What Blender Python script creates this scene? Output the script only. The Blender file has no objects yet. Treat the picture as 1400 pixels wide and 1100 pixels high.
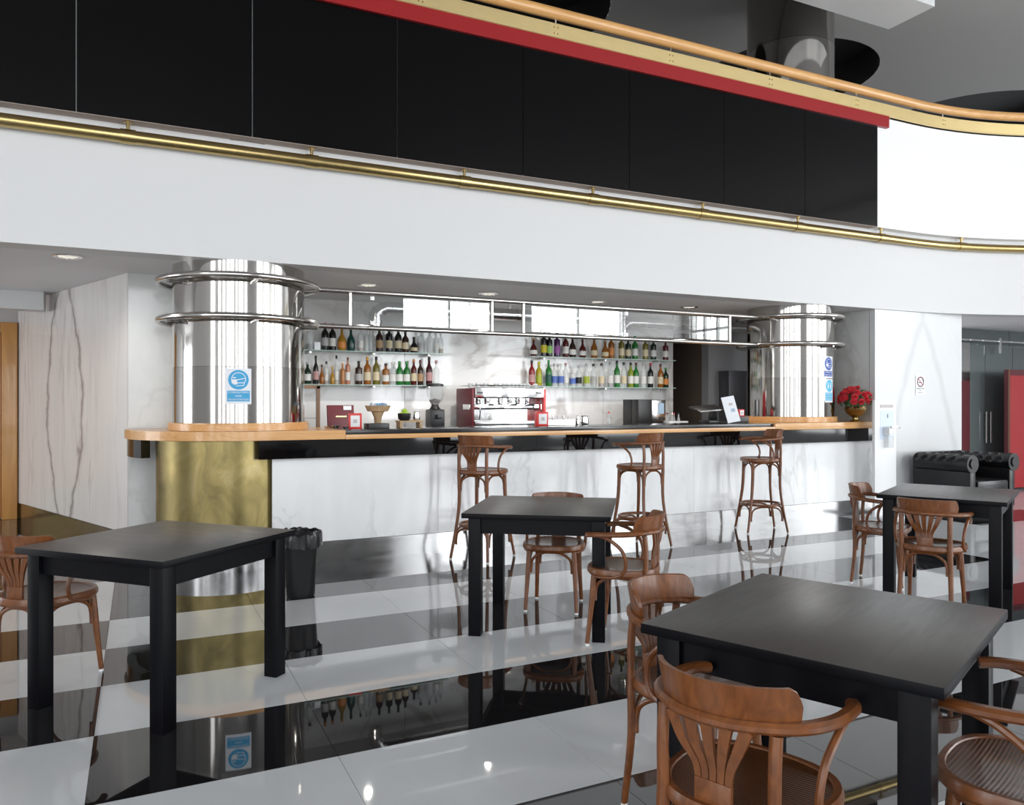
import bpy, bmesh, math, random
from mathutils import Vector, Matrix
random.seed(7)
R = math.radians; PI = math.pi; sin = math.sin; cos = math.cos
S = bpy.context.scene; C = S.collection

# ------------------------------------------------------------------ camera
cd = bpy.data.cameras.new('camera'); cam = bpy.data.objects.new('camera', cd); C.objects.link(cam)
cam.location = (0, 0, 1.40); cam.rotation_euler = (R(90), 0, R(-25.81))
cd.sensor_width = 36; cd.lens = 1054.4/1400*36; cd.clip_start = .05; cd.clip_end = 200
S.camera = cam
# ------------------------------------------------------------------ world, light, exposure
w = bpy.data.worlds.new('sky'); S.world = w; w.use_nodes = True
w.node_tree.nodes['Background'].inputs[0].default_value = (.86, .93, 1, 1)
w.node_tree.nodes['Background'].inputs[1].default_value = 1.0
S.view_settings.view_transform = 'Standard'; S.view_settings.look = 'None'
S.view_settings.exposure = 0.15; S.view_settings.gamma = 1; S.view_settings.use_curve_mapping = False
# daylight behind the window openings of the rear and side walls of the hall (x0, x1, z0, z1, radiance)
REAR_Y = -7.5
REAR_WIN = [(-7.0, -5.9, .3, 6.4, 4.4), (-5.2, -3.6, .3, 6.4, 4.4), (-2.7, -1.9, .3, 6.4, 4.6), (-1.2, .5, .3, 6.4, 5.), (1.2, 2.2, .3, 6.4, 5.5), (7.1, 10.1, .3, 6.4, 8.), (11.4, 15.0, .3, 6.4, 8.)]
def area(name, loc, rot, sx, sy, rad, col):
    l = bpy.data.lights.new(name, 'AREA'); l.shape = 'RECTANGLE'; l.size = sx; l.size_y = sy
    l.energy = rad*PI*sx*sy; l.color = col
    o = bpy.data.objects.new(name, l); C.objects.link(o); o.location = loc; o.rotation_euler = rot
    return o
for (x0, x1, z0, z1, rad) in REAR_WIN:
    area('window_daylight', ((x0+x1)/2, REAR_Y-.35, (z0+z1)/2), (R(90), 0, 0), x1-x0, z1-z0, rad, (.95, .98, 1))
SIDE_X = 17.5
SIDE_WIN = [(-7.2, -5.2, .5, 5.9, 7), (-3.6, 1, .5, 5.9, 6.5)]
for (y0, y1, z0, z1, rad) in SIDE_WIN:
    area('window_daylight', (SIDE_X+.35, (y0+y1)/2, (z0+z1)/2), (R(90), 0, R(90)), y1-y0, z1-z0, rad, (.95, .98, 1))
LEFT_X = -7.2
LEFT_WIN = [(-6, -4.4, .3, 6.0, 6.), (-3, -1.8, .3, 6.0, 6.), (0, 1.6, .3, 6.0, 6.), (7.6, 10.6, .3, 2.4, 5.2)]
for (y0, y1, z0, z1, rad) in LEFT_WIN:
    area('window_daylight', (LEFT_X-.35, (y0+y1)/2, (z0+z1)/2), (R(90), 0, R(-90)), y1-y0, z1-z0, rad, (.97, .98, 1))

# ------------------------------------------------------------------ materials
def M(name, col, rough=.5, metal=0., ior=1.5, trans=0., alpha=1., coat=0., emit=None, bump=None, aniso=0.):
    m = bpy.data.materials.new(name); m.use_nodes = True
    b = m.node_tree.nodes['Principled BSDF']; i = b.inputs
    i['Base Color'].default_value = (*col, 1); i['Roughness'].default_value = rough; i['Metallic'].default_value = metal
    i['IOR'].default_value = ior; i['Transmission Weight'].default_value = trans; i['Alpha'].default_value = alpha
    i['Coat Weight'].default_value = coat; i['Coat Roughness'].default_value = .06
    i['Anisotropic'].default_value = aniso
    if emit: i['Emission Color'].default_value = (*emit[0], 1); i['Emission Strength'].default_value = emit[1]
    return m
def nodes(m): return m.node_tree.nodes, m.node_tree.links, m.node_tree.nodes['Principled BSDF']
def mapping(N, L, scale, rot=(0, 0, 0), kind='pos', loc=(0, 0, 0)):
    if kind == 'pos': g = N.new('ShaderNodeNewGeometry'); src = g.outputs['Position']
    else: g = N.new('ShaderNodeTexCoord'); src = g.outputs['Object']
    mp = N.new('ShaderNodeMapping'); mp.inputs['Scale'].default_value = scale; mp.inputs['Rotation'].default_value = rot; mp.inputs['Location'].default_value = loc
    L.new(src, mp.inputs[0]); return mp.outputs[0]
def noise(N, L, vec, scale, detail=4, dist=0., rough=.5):
    n = N.new('ShaderNodeTexNoise'); n.inputs['Scale'].default_value = scale; n.inputs['Detail'].default_value = detail
    n.inputs['Distortion'].default_value = dist; n.inputs['Roughness'].default_value = rough
    L.new(vec, n.inputs['Vector']); return n.outputs['Fac']
def math_(N, L, op, a, b=None, clamp=False):
    n = N.new('ShaderNodeMath'); n.operation = op; n.use_clamp = clamp
    for k, v in ((0, a), (1, b)):
        if v is None: continue
        if isinstance(v, (int, float)): n.inputs[k].default_value = v
        else: L.new(v, n.inputs[k])
    return n.outputs[0]
def ramp(N, L, f, stops):
    n = N.new('ShaderNodeValToRGB'); L.new(f, n.inputs[0]); e = n.color_ramp.elements
    while len(e) < len(stops): e.new(.5)
    for k, (p, c) in enumerate(stops): e[k].position = p; e[k].color = (*c, 1) if len(c) == 3 else c
    return n.outputs[0]
def mix(N, L, f, a, b, mode='MIX'):
    n = N.new('ShaderNodeMix'); n.data_type = 'RGBA'; n.blend_type = mode
    if isinstance(f, (int, float)): n.inputs['Factor'].default_value = f
    else: L.new(f, n.inputs['Factor'])
    for k, v in (('A', a), ('B', b)):
        s = [q for q in n.inputs if q.name == k and q.type == 'RGBA'][0]
        if isinstance(v, tuple): s.default_value = (*v, 1)
        else: L.new(v, s)
    return [q for q in n.outputs if q.type == 'RGBA'][0]
def bumpn(N, L, b, h, strength, dist=.01):
    n = N.new('ShaderNodeBump'); n.inputs['Strength'].default_value = strength; n.inputs['Distance'].default_value = dist
    L.new(h, n.inputs['Height']); L.new(n.outputs[0], b.inputs['Normal'])
def marble(name, base, vein, scale=(1, 1, 1), rot=(0, 0, 0), vscale=1.2, width=.03, vein_amt=.7, cloud=.06, rough=.08, ior=1.5, extra=None, loc=(0, 0, 0)):
    m = M(name, base, rough, ior=ior); N, L, b = nodes(m)
    v = mapping(N, L, scale, rot, loc=loc)
    n1 = noise(N, L, v, vscale, 6, .9, .55)
    d = math_(N, L, 'ABSOLUTE', math_(N, L, 'SUBTRACT', n1, .5))
    line = math_(N, L, 'SUBTRACT', 1., math_(N, L, 'DIVIDE', d, width), True)
    msk = noise(N, L, v, vscale*.7, 2)
    msk = math_(N, L, 'MULTIPLY', math_(N, L, 'SUBTRACT', msk, .42), 4., True)
    f = math_(N, L, 'MULTIPLY', math_(N, L, 'MULTIPLY', line, msk), vein_amt)
    cl = noise(N, L, v, vscale*2.1, 5, .4)
    c0 = ramp(N, L, cl, [(.3, tuple(x*(1-cloud) for x in base)), (.7, tuple(min(1, x*(1+cloud*.5)) for x in base))])
    c1 = mix(N, L, f, c0, vein)
    if extra: c1 = extra(N, L, c1)
    L.new(c1, b.inputs['Base Color']); return m
def wood(name, c1, c2, scale=(3, 30, 30), rough=.3, kind='obj', coat=.3, rot=(0, 0, 0)):
    m = M(name, c1, rough, coat=coat); N, L, b = nodes(m)
    v = mapping(N, L, scale, rot, kind)
    n1 = noise(N, L, v, 1.6, 6, 1.2)
    c = ramp(N, L, n1, [(.3, c1), (.7, c2)]); L.new(c, b.inputs['Base Color'])
    bumpn(N, L, b, n1, .05); return m
def metal(name, col, rough, streak=None, var=.06, kind='pos', bump=0., aniso=0.):
    m = M(name, col, rough, 1., aniso=aniso); N, L, b = nodes(m)
    v = mapping(N, L, streak or (1, 1, 1), kind=kind)
    n1 = noise(N, L, v, 3., 5, .3)
    rr = N.new('ShaderNodeMapRange'); rr.inputs['To Min'].default_value = max(0.02, rough-var); rr.inputs['To Max'].default_value = rough+var
    L.new(n1, rr.inputs[0]); L.new(rr.outputs[0], b.inputs['Roughness'])
    c = ramp(N, L, n1, [(.3, tuple(x*.93 for x in col)), (.7, col)]); L.new(c, b.inputs['Base Color'])
    if bump: bumpn(N, L, b, noise(N, L, v, 1.2, 2), bump, .02)
    return m

# pair of bookmatched veins on the left wall (lens shaped) and on the right wall (pointed)
def lens_extra(N, L, c1):
    g = N.new('ShaderNodeNewGeometry'); sp = N.new('ShaderNodeSeparateXYZ'); L.new(g.outputs['Position'], sp.inputs[0])
    nz = noise(N, L, mapping(N, L, (1.5, 1.5, 1.5)), 2., 4)
    x = math_(N, L, 'ADD', math_(N, L, 'MULTIPLY', math_(N, L, 'ADD', sp.outputs['X'], .095), -.375), math_(N, L, 'MULTIPLY', math_(N, L, 'SUBTRACT', sp.outputs['Y'], 7.97), .927))
    x = math_(N, L, 'SUBTRACT', x, 1.68)
    z = math_(N, L, 'SUBTRACT', sp.outputs['Z'], 1.4)
    f = math_(N, L, 'SUBTRACT', .52, math_(N, L, 'MULTIPLY', math_(N, L, 'MULTIPLY', z, z), .24))
    d = math_(N, L, 'ABSOLUTE', math_(N, L, 'SUBTRACT', math_(N, L, 'ADD', math_(N, L, 'ABSOLUTE', x), math_(N, L, 'MULTIPLY', math_(N, L, 'SUBTRACT', nz, .5), .30)), f))
    a = math_(N, L, 'SUBTRACT', 1., math_(N, L, 'DIVIDE', d, .045), True)
    a2 = math_(N, L, 'SUBTRACT', 1., math_(N, L, 'DIVIDE', d, .10), True)
    c1 = mix(N, L, math_(N, L, 'MULTIPLY', a2, .3), c1, (.40, .36, .34))
    return mix(N, L, math_(N, L, 'MULTIPLY', a, .75), c1, (.20, .165, .16))
def gothic_extra(N, L, c1):
    g = N.new('ShaderNodeNewGeometry'); sp = N.new('ShaderNodeSeparateXYZ'); L.new(g.outputs['Position'], sp.inputs[0])
    nz = noise(N, L, mapping(N, L, (1.5, 1.5, 1.5)), 2.5, 4)
    x = math_(N, L, 'ABSOLUTE', math_(N, L, 'SUBTRACT', sp.outputs['X'], 9.42))
    z = math_(N, L, 'SUBTRACT', 2.5, sp.outputs['Z'])
    f = math_(N, L, 'MULTIPLY', math_(N, L, 'POWER', math_(N, L, 'MAXIMUM', z, 0.), .8), .42)
    d = math_(N, L, 'ABSOLUTE', math_(N, L, 'SUBTRACT', math_(N, L, 'ADD', x, math_(N, L, 'MULTIPLY', math_(N, L, 'SUBTRACT', nz, .5), .12)), f))
    a = math_(N, L, 'SUBTRACT', 1., math_(N, L, 'DIVIDE', d, .09), True)
    return mix(N, L, math_(N, L, 'MULTIPLY', a, .38), c1, (.42, .42, .42))

m_white = M('white_paint', (.66, .66, .66), .45)
m_soffit = M('soffit_paint', (.80, .80, .81), .6)
m_ceil = M('ceiling_paint', (.42, .405, .39), .8)
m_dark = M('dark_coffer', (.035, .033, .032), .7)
m_rearwall = M('hall_wall_paint', (.72, .71, .70), .7)
m_blackpanel = M('black_gloss_panel', (.0018, .0018, .0021), .10, ior=1.34)
m_fascia = M('black_fascia_gloss', (.003, .003, .0035), .05, ior=1.5)
m_parapet = M('highlight_white_paint', (.86, .86, .86), .3)  # facade white lifted, with the curved parapet's bright highlight put into the colour
m_red = M('red_lacquer', (.30, .010, .012), .35)
m_redpanel = M('red_panel_paint', (.36, .02, .025), .4)
m_gold = metal('polished_brass', (.86, .68, .34), .44, (2, 2, 30))
m_brass = metal('aged_brass', (.50, .375, .165), .24, (4, 4, 4))
m_brasspanel = metal('scratched_brass', (.245, .195, .085), .36, (3, 3, 1.2), .12, bump=.06)
Nn, Ll, Bb = nodes(m_brasspanel)
_v = mapping(Nn, Ll, (2.2, 2.2, 1.5)); _n1 = noise(Nn, Ll, _v, 1.6, 7, 1.2, .6)
Ll.new(ramp(Nn, Ll, _n1, [(.3, (.15, .125, .058)), (.55, (.27, .215, .09)), (.72, (.36, .30, .16))]), Bb.inputs['Base Color'])
m_handrail = wood('handrail_wood', (.60, .30, .10), (.74, .42, .16), (.8, 14, 14), .35, 'pos')
m_bartop = wood('bar_wood', (.62, .31, .11), (.76, .44, .18), (1.2, 22, 22), .3, 'pos')
m_chair = wood('bentwood', (.115, .035, .009), (.21, .070, .018), (5, 22, 9), .36, 'obj', .12)
m_seat = wood('seat_veneer', (.085, .030, .011), (.15, .055, .018), (2, 30, 4), .32, 'obj', .4)
m_door = wood('door_wood', (.48, .22, .055), (.60, .30, .085), (6, 6, .7), .35, 'pos')
m_darkdoor = wood('dark_door_wood', (.16, .08, .04), (.26, .14, .07), (6, 6, .7), .4, 'pos')
m_tleg = M('black_table_frame', (.003, .003, .0045), .40, ior=1.22)
m_table = M('black_table_lacquer', (.034, .032, .030), .34, ior=1.9)
Nn, Ll, Bb = nodes(m_table)
_n = noise(Nn, Ll, mapping(Nn, Ll, (3, 26, 26), kind='obj'), 2., 6, .6)
bumpn(Nn, Ll, Bb, _n, .05, .004)
_rr = Nn.new('ShaderNodeMapRange'); _rr.inputs['To Min'].default_value = .27; _rr.inputs['To Max'].default_value = .42
Ll.new(_n, _rr.inputs[0]); Ll.new(_rr.outputs[0], Bb.inputs['Roughness'])
m_steel = metal('column_steel', (.60, .585, .56), .085, (5, 5, .3), .03)
m_steel2 = metal('dark_reflection_steel', (.44, .425, .405), .10, (5, 5, .3), .03)  # column steel darkened, its darker reflections put into the base colour
m_plinth = metal('plinth_steel', (.46, .46, .46), .19, (2, 2, 6))
m_tube = metal('tube_steel', (.62, .60, .57), .2, (3, 3, 3))
m_chrome = M('chrome', (.85, .85, .85), .08, 1.)
m_duct = metal('duct_foil', (.72, .72, .72), .2, (9, 9, 9), .08, bump=.25)
m_marble = marble('bar_marble', (.90, .91, .92), (.42, .42, .42), (1.0, 1.0, .45), (0, R(12), 0), 1.5, .02, .55, .07, .10)
m_marbleL = marble('left_wall_marble', (.76, .73, .71), (.40, .36, .35), (2.2, 2.2, .28), (0, 0, 0), 1.5, .03, .55, .05, .12, extra=lens_extra)
m_marbleR = marble('right_wall_marble', (.68, .69, .70), (.6, .6, .6), (1, 1, .5), (0, 0, 0), 1.2, .02, .35, .03, .28, extra=gothic_extra)
m_marbleG = marble('grey_marble', (.66, .67, .66), (.45, .45, .44), (1, 1, .7), (R(20), 0, 0), 1.2, .03, .5, .08, .12)
m_marbleB = marble('backbar_marble', (.82, .82, .82), (.48, .44, .41), (.75, .75, .75), (0, R(-42), 0), .95, .03, .75, .04, .05)
m_tileW = marble('white_floor_tile', (.67, .70, .72), (.60, .62, .64), (1, 1, 1), (0, 0, .5), .9, .02, .35, .05, .035, ior=1.55)
m_tileB = M('black_floor_tile', (.012, .012, .013), .02, ior=1.75)
m_joint = M('tile_joint', (.25, .26, .27), .7)
m_black = M('black_plastic', (.015, .015, .016), .35)
m_blackstone = M('black_stone', (.02, .02, .022), .15)
m_bag = M('black_bin_bag', (.012, .012, .013), .22)
m_leather = M('black_leather', (.005, .005, .006), .30)
m_whiteplastic = M('white_plastic', (.82, .83, .84), .35)
m_card = M('sign_card', (.80, .82, .86), .4)
m_blue = M('sign_blue', (.03, .36, .66), .4)
m_navy = M('sign_navy', (.04, .10, .42), .4)
m_cyan = M('sign_cyan', (.10, .52, .78), .4)
m_redplastic = M('red_plastic', (.70, .03, .03), .3)
m_maroon = M('maroon_leatherette', (.14, .012, .02), .4)
m_darkglass = M('dark_door_glass', (.12, .14, .14), .12, ior=1.5)
m_darkred = M('dark_red_jamb', (.10, .012, .018), .35)
m_pane = bpy.data.materials.new('coated_glass_pane'); m_pane.use_nodes = True
N_, L_ = m_pane.node_tree.nodes, m_pane.node_tree.links; N_.remove(N_['Principled BSDF'])
_t = N_.new('ShaderNodeBsdfTransparent'); _t.inputs[0].default_value = (.93, .95, .95, 1)
_g = N_.new('ShaderNodeBsdfGlossy'); _g.inputs['Roughness'].default_value = .01; _mx = N_.new('ShaderNodeMixShader'); _mx.inputs[0].default_value = .16
L_.new(_t.outputs[0], _mx.inputs[1]); L_.new(_g.outputs[0], _mx.inputs[2]); L_.new(_mx.outputs[0], N_['Material Output'].inputs[0])
m_shelfglass = M('shelf_glass', (.55, .72, .68), .05, ior=1.45, alpha=.55)
m_hopper = M('clear_plastic', (.8, .82, .83), .08, alpha=.28)
m_clear = M('clear_bottle_glass', (.72, .75, .76), .06, alpha=.38)
m_leaf = M('leaf', (.06, .12, .05), .6)
m_petal = M('red_petal', (.60, .025, .04), .55)
m_lime = M('lime_skin', (.35, .55, .03), .4)
m_lamp = M('downlight_glow', (.9, .88, .82), .3, emit=((1, .93, .82), .5))
m_wicker = wood('pale_wood', (.42, .28, .15), (.55, .38, .22), (8, 8, 8), .55, 'obj', 0)
m_parcels = M('packets', (.35, .48, .62), .5)

# ------------------------------------------------------------------ mesh helpers
def finish(name, bm, mat, parent=None, smooth=True, ang=38):
    bmesh.ops.recalc_face_normals(bm, faces=bm.faces)
    me = bpy.data.meshes.new(name); bm.to_mesh(me); bm.free()
    return link(name, me, mat, parent, smooth, ang)
def link(name, me, mat, parent=None, smooth=True, ang=38):
    if mat and not me.materials: me.materials.append(mat)
    if smooth:
        for p in me.polygons: p.use_smooth = True
        me.set_sharp_from_angle(angle=R(ang))
    o = bpy.data.objects.new(name, me); C.objects.link(o)
    if parent: o.parent = parent
    return o
def tag(o, label=None, cat=None, group=None, kind=None):
    if label: o['label'] = label
    if cat: o['category'] = cat
    if group: o['group'] = group
    if kind: o['kind'] = kind
    return o
def thing(name, label, cat, loc=(0, 0, 0), rz=0, group=None):
    o = bpy.data.objects.new(name, None); C.objects.link(o); o.empty_display_size = .1
    o.location = loc; o.rotation_euler = (0, 0, rz); return tag(o, label, cat, group)
def struct(name, loc=(0, 0, 0)):
    o = bpy.data.objects.new(name, None); C.objects.link(o); o.location = loc; o['kind'] = 'structure'; return o
def dup(o, loc=None, rz=None, parent=None):
    c = o.copy(); C.objects.link(c)
    if parent: c.parent = parent
    if loc is not None: c.location = loc
    if rz is not None: c.rotation_euler = (0, 0, rz)
    for ch in list(o.children): dup(ch, parent=c)
    return c
def box(bm, x0, x1, y0, y1, z0, z1, bev=0., mat=None):
    r = bmesh.ops.create_cube(bm, size=1); vs = r['verts']
    for v in vs:
        v.co = Vector((x0+(v.co.x+.5)*(x1-x0), y0+(v.co.y+.5)*(y1-y0), z0+(v.co.z+.5)*(z1-z0)))
        if mat: v.co = mat @ v.co
    if bev:
        es = list({e for v in vs for e in v.link_edges})
        bmesh.ops.bevel(bm, geom=es, offset=bev, segments=2, profile=.6, affect='EDGES')
    return bm
def bxo(name, dims, mat, parent=None, bev=0., loc=None, rot=None):
    o = finish(name, box(bmesh.new(), *dims, bev), mat, parent)
    if loc is not None: o.location = loc
    if rot is not None: o.rotation_euler = rot
    return o
def cyl(bm, c, r, z0, z1, seg=24, r2=None, caps=True):
    r2 = r if r2 is None else r2
    a = [bm.verts.new((c[0]+r*cos(2*PI*k/seg), c[1]+r*sin(2*PI*k/seg), z0)) for k in range(seg)]
    b = [bm.verts.new((c[0]+r2*cos(2*PI*k/seg), c[1]+r2*sin(2*PI*k/seg), z1)) for k in range(seg)]
    for k in range(seg): bm.faces.new((a[k], a[(k+1) % seg], b[(k+1) % seg], b[k]))
    if caps: bm.faces.new(a[::-1]); bm.faces.new(b)
    return bm
def lathe(bm, prof, c=(0, 0, 0), seg=24, caps=True):
    rings = []
    for r, z in prof:
        rings.append([bm.verts.new((c[0]+r*cos(2*PI*k/seg), c[1]+r*sin(2*PI*k/seg), c[2]+z)) for k in range(seg)])
    for a, b in zip(rings, rings[1:]):
        for k in range(seg): bm.faces.new((a[k], a[(k+1) % seg], b[(k+1) % seg], b[k]))
    if caps: bm.faces.new(rings[0][::-1]); bm.faces.new(rings[-1])
    return bm
def spline(pts, n=6, closed=False):
    P = [Vector(p) for p in pts]; out = []; m = len(P)
    rng = range(m) if closed else range(m-1)
    for i in rng:
        if closed: a, b, c, d = P[(i-1) % m], P[i], P[(i+1) % m], P[(i+2) % m]
        else: a, b, c, d = P[max(i-1, 0)], P[i], P[i+1], P[min(i+2, m-1)]
        for k in range(n):
            t = k/n
            out.append(.5*((2*b)+(c-a)*t+(2*a-5*b+4*c-d)*t*t+(3*b-a-3*c+d)*t**3))
    if not closed: out.append(P[-1])
    return out
def sweep(bm, pts, prof, up=None, closed=False, scales=None):
    """prof: 2D section points (side, up); swept along pts"""
    P = [Vector(p) for p in pts]; n = len(P); rings = []; prev = None
    for i in range(n):
        a = P[(i-1) % n] if (closed or i > 0) else P[i]; b = P[(i+1) % n] if (closed or i < n-1) else P[i]
        t = (b-a).normalized()
        if up is not None: s = t.cross(Vector(up)).normalized(); u = s.cross(t).normalized()
        else:
            if prev is None:
                q = Vector((0, 0, 1)) if abs(t.z) < .9 else Vector((1, 0, 0)); s = t.cross(q).normalized()
            else: s = (prev - t*prev.dot(t)).normalized()
            prev = s; u = s.cross(t).normalized()
        k = scales[i] if scales else 1.
        rings.append([bm.verts.new(P[i]+s*x*k+u*y*k) for x, y in prof])
    m = len(prof)
    for i in range(n if closed else n-1):
        a, b = rings[i], rings[(i+1) % n]
        for k in range(m): bm.faces.new((a[k], a[(k+1) % m], b[(k+1) % m], b[k]))
    if not closed: bm.faces.new(rings[0][::-1]); bm.faces.new(rings[-1])
    return bm
def circ(r, seg=8, ry=None): return [(r*cos(2*PI*k/seg), (ry or r)*sin(2*PI*k/seg)) for k in range(seg)]
def rect(w, h, c=.2):
    c = min(w, h)*c; w /= 2; h /= 2
    return [(w, -h+c), (w, h-c), (w-c, h), (-w+c, h), (-w, h-c), (-w, -h+c), (-w+c, -h), (w-c, -h)]
def tube(bm, pts, r, seg=8, closed=False, scales=None): return sweep(bm, pts, circ(r, seg), None, closed, scales)
def extrude(bm, outline, z0, z1):
    a = [bm.verts.new((x, y, z0)) for x, y in outline]; b = [bm.verts.new((x, y, z1)) for x, y in outline]; n = len(a)
    for k in range(n): bm.faces.new((a[k], a[(k+1) % n], b[(k+1) % n], b[k]))
    bm.faces.new(a[::-1]); bm.faces.new(b); return bm
def shell(bm, line, z0, z1, th):
    """vertical wall following a plan polyline, thickness to the left of travel"""
    n = len(line); off = []
    for i in range(n):
        a = Vector(line[max(i-1, 0)]); b = Vector(line[min(i+1, n-1)]); t = (b-a).normalized()
        off.append(Vector(line[i])+Vector((-t.y, t.x))*th)
    out = [tuple(p) for p in line]+[tuple(p) for p in off[::-1]]
    a = [bm.verts.new((x, y, z0)) for x, y in out]; b = [bm.verts.new((x, y, z1)) for x, y in out]; m = len(a)
    for k in range(m): bm.faces.new((a[k], a[(k+1) % m], b[(k+1) % m], b[k]))
    for i in range(n-1):
        bm.faces.new((a[i], a[i+1], a[m-2-i], a[m-1-i])); bm.faces.new((b[i], b[m-1-i], b[m-2-i], b[i+1]))
    return bm
def arc(cx, cy, r, a0, a1, n): return [(cx+r*cos(R(a0+(a1-a0)*k/n)), cy+r*sin(R(a0+(a1-a0)*k/n))) for k in range(n+1)]
ORD = ['first', 'second', 'third', 'fourth', 'fifth', 'sixth', 'seventh', 'eighth', 'ninth', 'tenth', 'eleventh', 'twelfth', 'thirteenth', 'fourteenth', 'fifteenth', 'sixteenth', 'seventeenth', 'eighteenth', 'nineteenth', 'twentieth']

# ------------------------------------------------------------------ floor: polished tiles in black and white stripes
floor = struct('floor')
slab = bxo('floor_bed', (-7.5, 18, -8, 15, -.12, -.021), m_joint, floor)
YS = [-7.75+.63*0]
YS = [2.415-.633*k for k in range(16, 0, -1)]+[2.415, 3.05, 3.68, 4.31, 4.945, 5.59, 6.20, 6.82]+[6.82+.63*k for k in range(1, 13)]
XS = [-.17+.88*k for k in range(-8, 21)]
base_row = YS.index(5.59)
def tile_white(xc, j):
    y = (YS[j]+YS[j+1])/2
    if y > 6.82: return xc > 6
    if y > 5.59: st = False
    else: st = ((base_row-1-j) % 2 == 0)
    if xc < -.17: st = not st
    if not st:
        if y > 5.59 and xc > 7.4: st = True
        elif 4.3 < y < 4.95 and xc > 6.6: st = True
        elif y > 5.59: st = False
    if 5.59 < y < 6.2 and 8.3 < xc < 10.5: st = False
    return st
tmesh = {}; rest_w = bmesh.new(); rest_b = bmesh.new(); ntile = 0
def in_view(x, y):
    d = x*.4354+y*.9003; l = x*.9003-y*.4354
    return d > 1.5 and abs(l/d) < .80 and 1.05 < y < 11.2 and 1.4/d < .66 and not (y > 7.0 and x > -.3)
for i in range(len(XS)-1):
    for j in range(len(YS)-1):
        x0, x1, y0, y1 = XS[i], XS[i+1], YS[j], YS[j+1]; xc, yc = (x0+x1)/2, (y0+y1)/2
        wt = tile_white(xc, j)
        if in_view(xc, yc):
            key = (round(y1-y0, 3), wt)
            if key not in tmesh:
                bm = box(bmesh.new(), -.44+.001, .44-.001, -(y1-y0)/2+.001, (y1-y0)/2-.001, -.02, 0)
                me = bpy.data.meshes.new('tile'); bm.to_mesh(me); bm.free(); me.materials.append(m_tileW if wt else m_tileB); tmesh[key] = me
            o = link('tile', tmesh[key], None, floor, False); o.location = (xc, yc, 0); ntile += 1
        else: box(rest_w if wt else rest_b, x0+.001, x1-.001, y0+.001, y1-.001, -.02, 0)
tag(finish('white_tile_field', rest_w, m_tileW, floor, False), kind='stuff')
tag(finish('black_tile_field', rest_b, m_tileB, floor, False), kind='stuff')

# ------------------------------------------------------------------ room shell
SZ = 2.6          # soffit height
FY = 6.85         # facade plane
CURVE = [(-7.2, FY), (9.0, FY)]+[(9.0+5.2*sin(R(a)), FY-5.2*(1-cos(R(a)))) for a in (3, 6, 9, 12, 15, 18, 21, 24, 27, 30, 35, 40, 45, 50, 56)]
def off_curve(d):   # facade curve shifted d metres towards the hall
    return [(-7.2, FY-d), (9.0, FY-d)]+[(9.0+(5.2-d)*sin(R(a)), FY-d-(5.2-d)*(1-cos(R(a)))) for a in (3, 6, 9, 12, 15, 18, 21, 24, 27, 30, 35, 40, 45, 50, 56)]
wb = struct('wall_balcony')
finish('facade_band', shell(bmesh.new(), CURVE, SZ, 3.615, .25), m_white, wb, ang=20)
# upper parapet (white body behind the panels)
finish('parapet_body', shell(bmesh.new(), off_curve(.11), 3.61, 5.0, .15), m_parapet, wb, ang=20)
so = struct('ceiling_soffit')
ol = CURVE+[(18, 3), (18, 14), (-7.2, 14)]
finish('soffit_slab', extrude(bmesh.new(), [(x, y+.02) for x, y in CURVE]+[(18, 3.0), (18, 14), (-7.2, 14)], SZ-.001+.002, SZ+.25), m_soffit, so, False)
finish('gallery_floor', extrude(bmesh.new(), [(x, y+.3) for x, y in CURVE]+[(18, 3.0), (18, 14), (-7.2, 14)], 3.4, 3.6), m_soffit, so, False)
# upper ceiling with round coffers
ceil = struct('ceiling')
CZ = 6.75
COF = [(4.55, 9.45, 1.35), (9.6, 9.45, 1.38), (14.4, 9.6, 1.7), (0, 9.3, 1.35)]
def holed_plane(bm, x0, x1, y0, y1, z, cells):
    # grid of rectangular cells, some holding a circular hole
    for (a, b, c, d, hole) in cells:
        if hole is None:
            bm.faces.new([bm.verts.new(p) for p in ((a, c, z), (b, c, z), (b, d, z), (a, d, z))])
        else:
            hx, hy, hr = hole; n = 48; out = []; inn = []
            for k in range(n):
                t = 2*PI*(k+.5)/n; dx, dy = cos(t), sin(t)
                s = min(((b-hx) if dx > 0 else (a-hx))/dx, ((d-hy) if dy > 0 else (c-hy))/dy)
                out.append(bm.verts.new((hx+dx*s, hy+dy*s, z))); inn.append(bm.verts.new((hx+dx*hr, hy+dy*hr, z)))
            for k in range(n): bm.faces.new((out[k], out[(k+1) % n], inn[(k+1) % n], inn[k]))
            for (cx, cy) in ((a, c), (b, c), (b, d), (a, d)):
                # corner triangle
                near = sorted(range(n), key=lambda q: (out[q].co.x-cx)**2+(out[q].co.y-cy)**2)[:2]
                bm.faces.new((bm.verts.new((cx, cy, z)), out[near[0]], out[near[1]]))
    return bm
cells = []; used = []
xs = [-7.5, 2.2, 7.0, 11.9, 18]; ys = [-8, -5.2, 1.0, 6.2, 12.2, 15]
for a, b in zip(xs, xs[1:]):
    for c, d in zip(ys, ys[1:]):
        hole = [h for h in COF if a < h[0]-h[2] and h[0]+h[2] < b and c < h[1]-h[2] and h[1]+h[2] < d]
        cells.append((a, b, c, d, hole[0] if hole else None)); used += hole[:1]
finish('ceiling_plane', holed_plane(bmesh.new(), 0, 0, 0, 0, CZ, [c for c in cells if c[2] > 6]), m_ceil, ceil, False)
finish('hall_ceiling_plane', holed_plane(bmesh.new(), 0, 0, 0, 0, CZ, [c for c in cells if c[2] < 6]), M('hall_ceiling_paint', (.22, .21, .21), .8), ceil, False)
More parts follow.
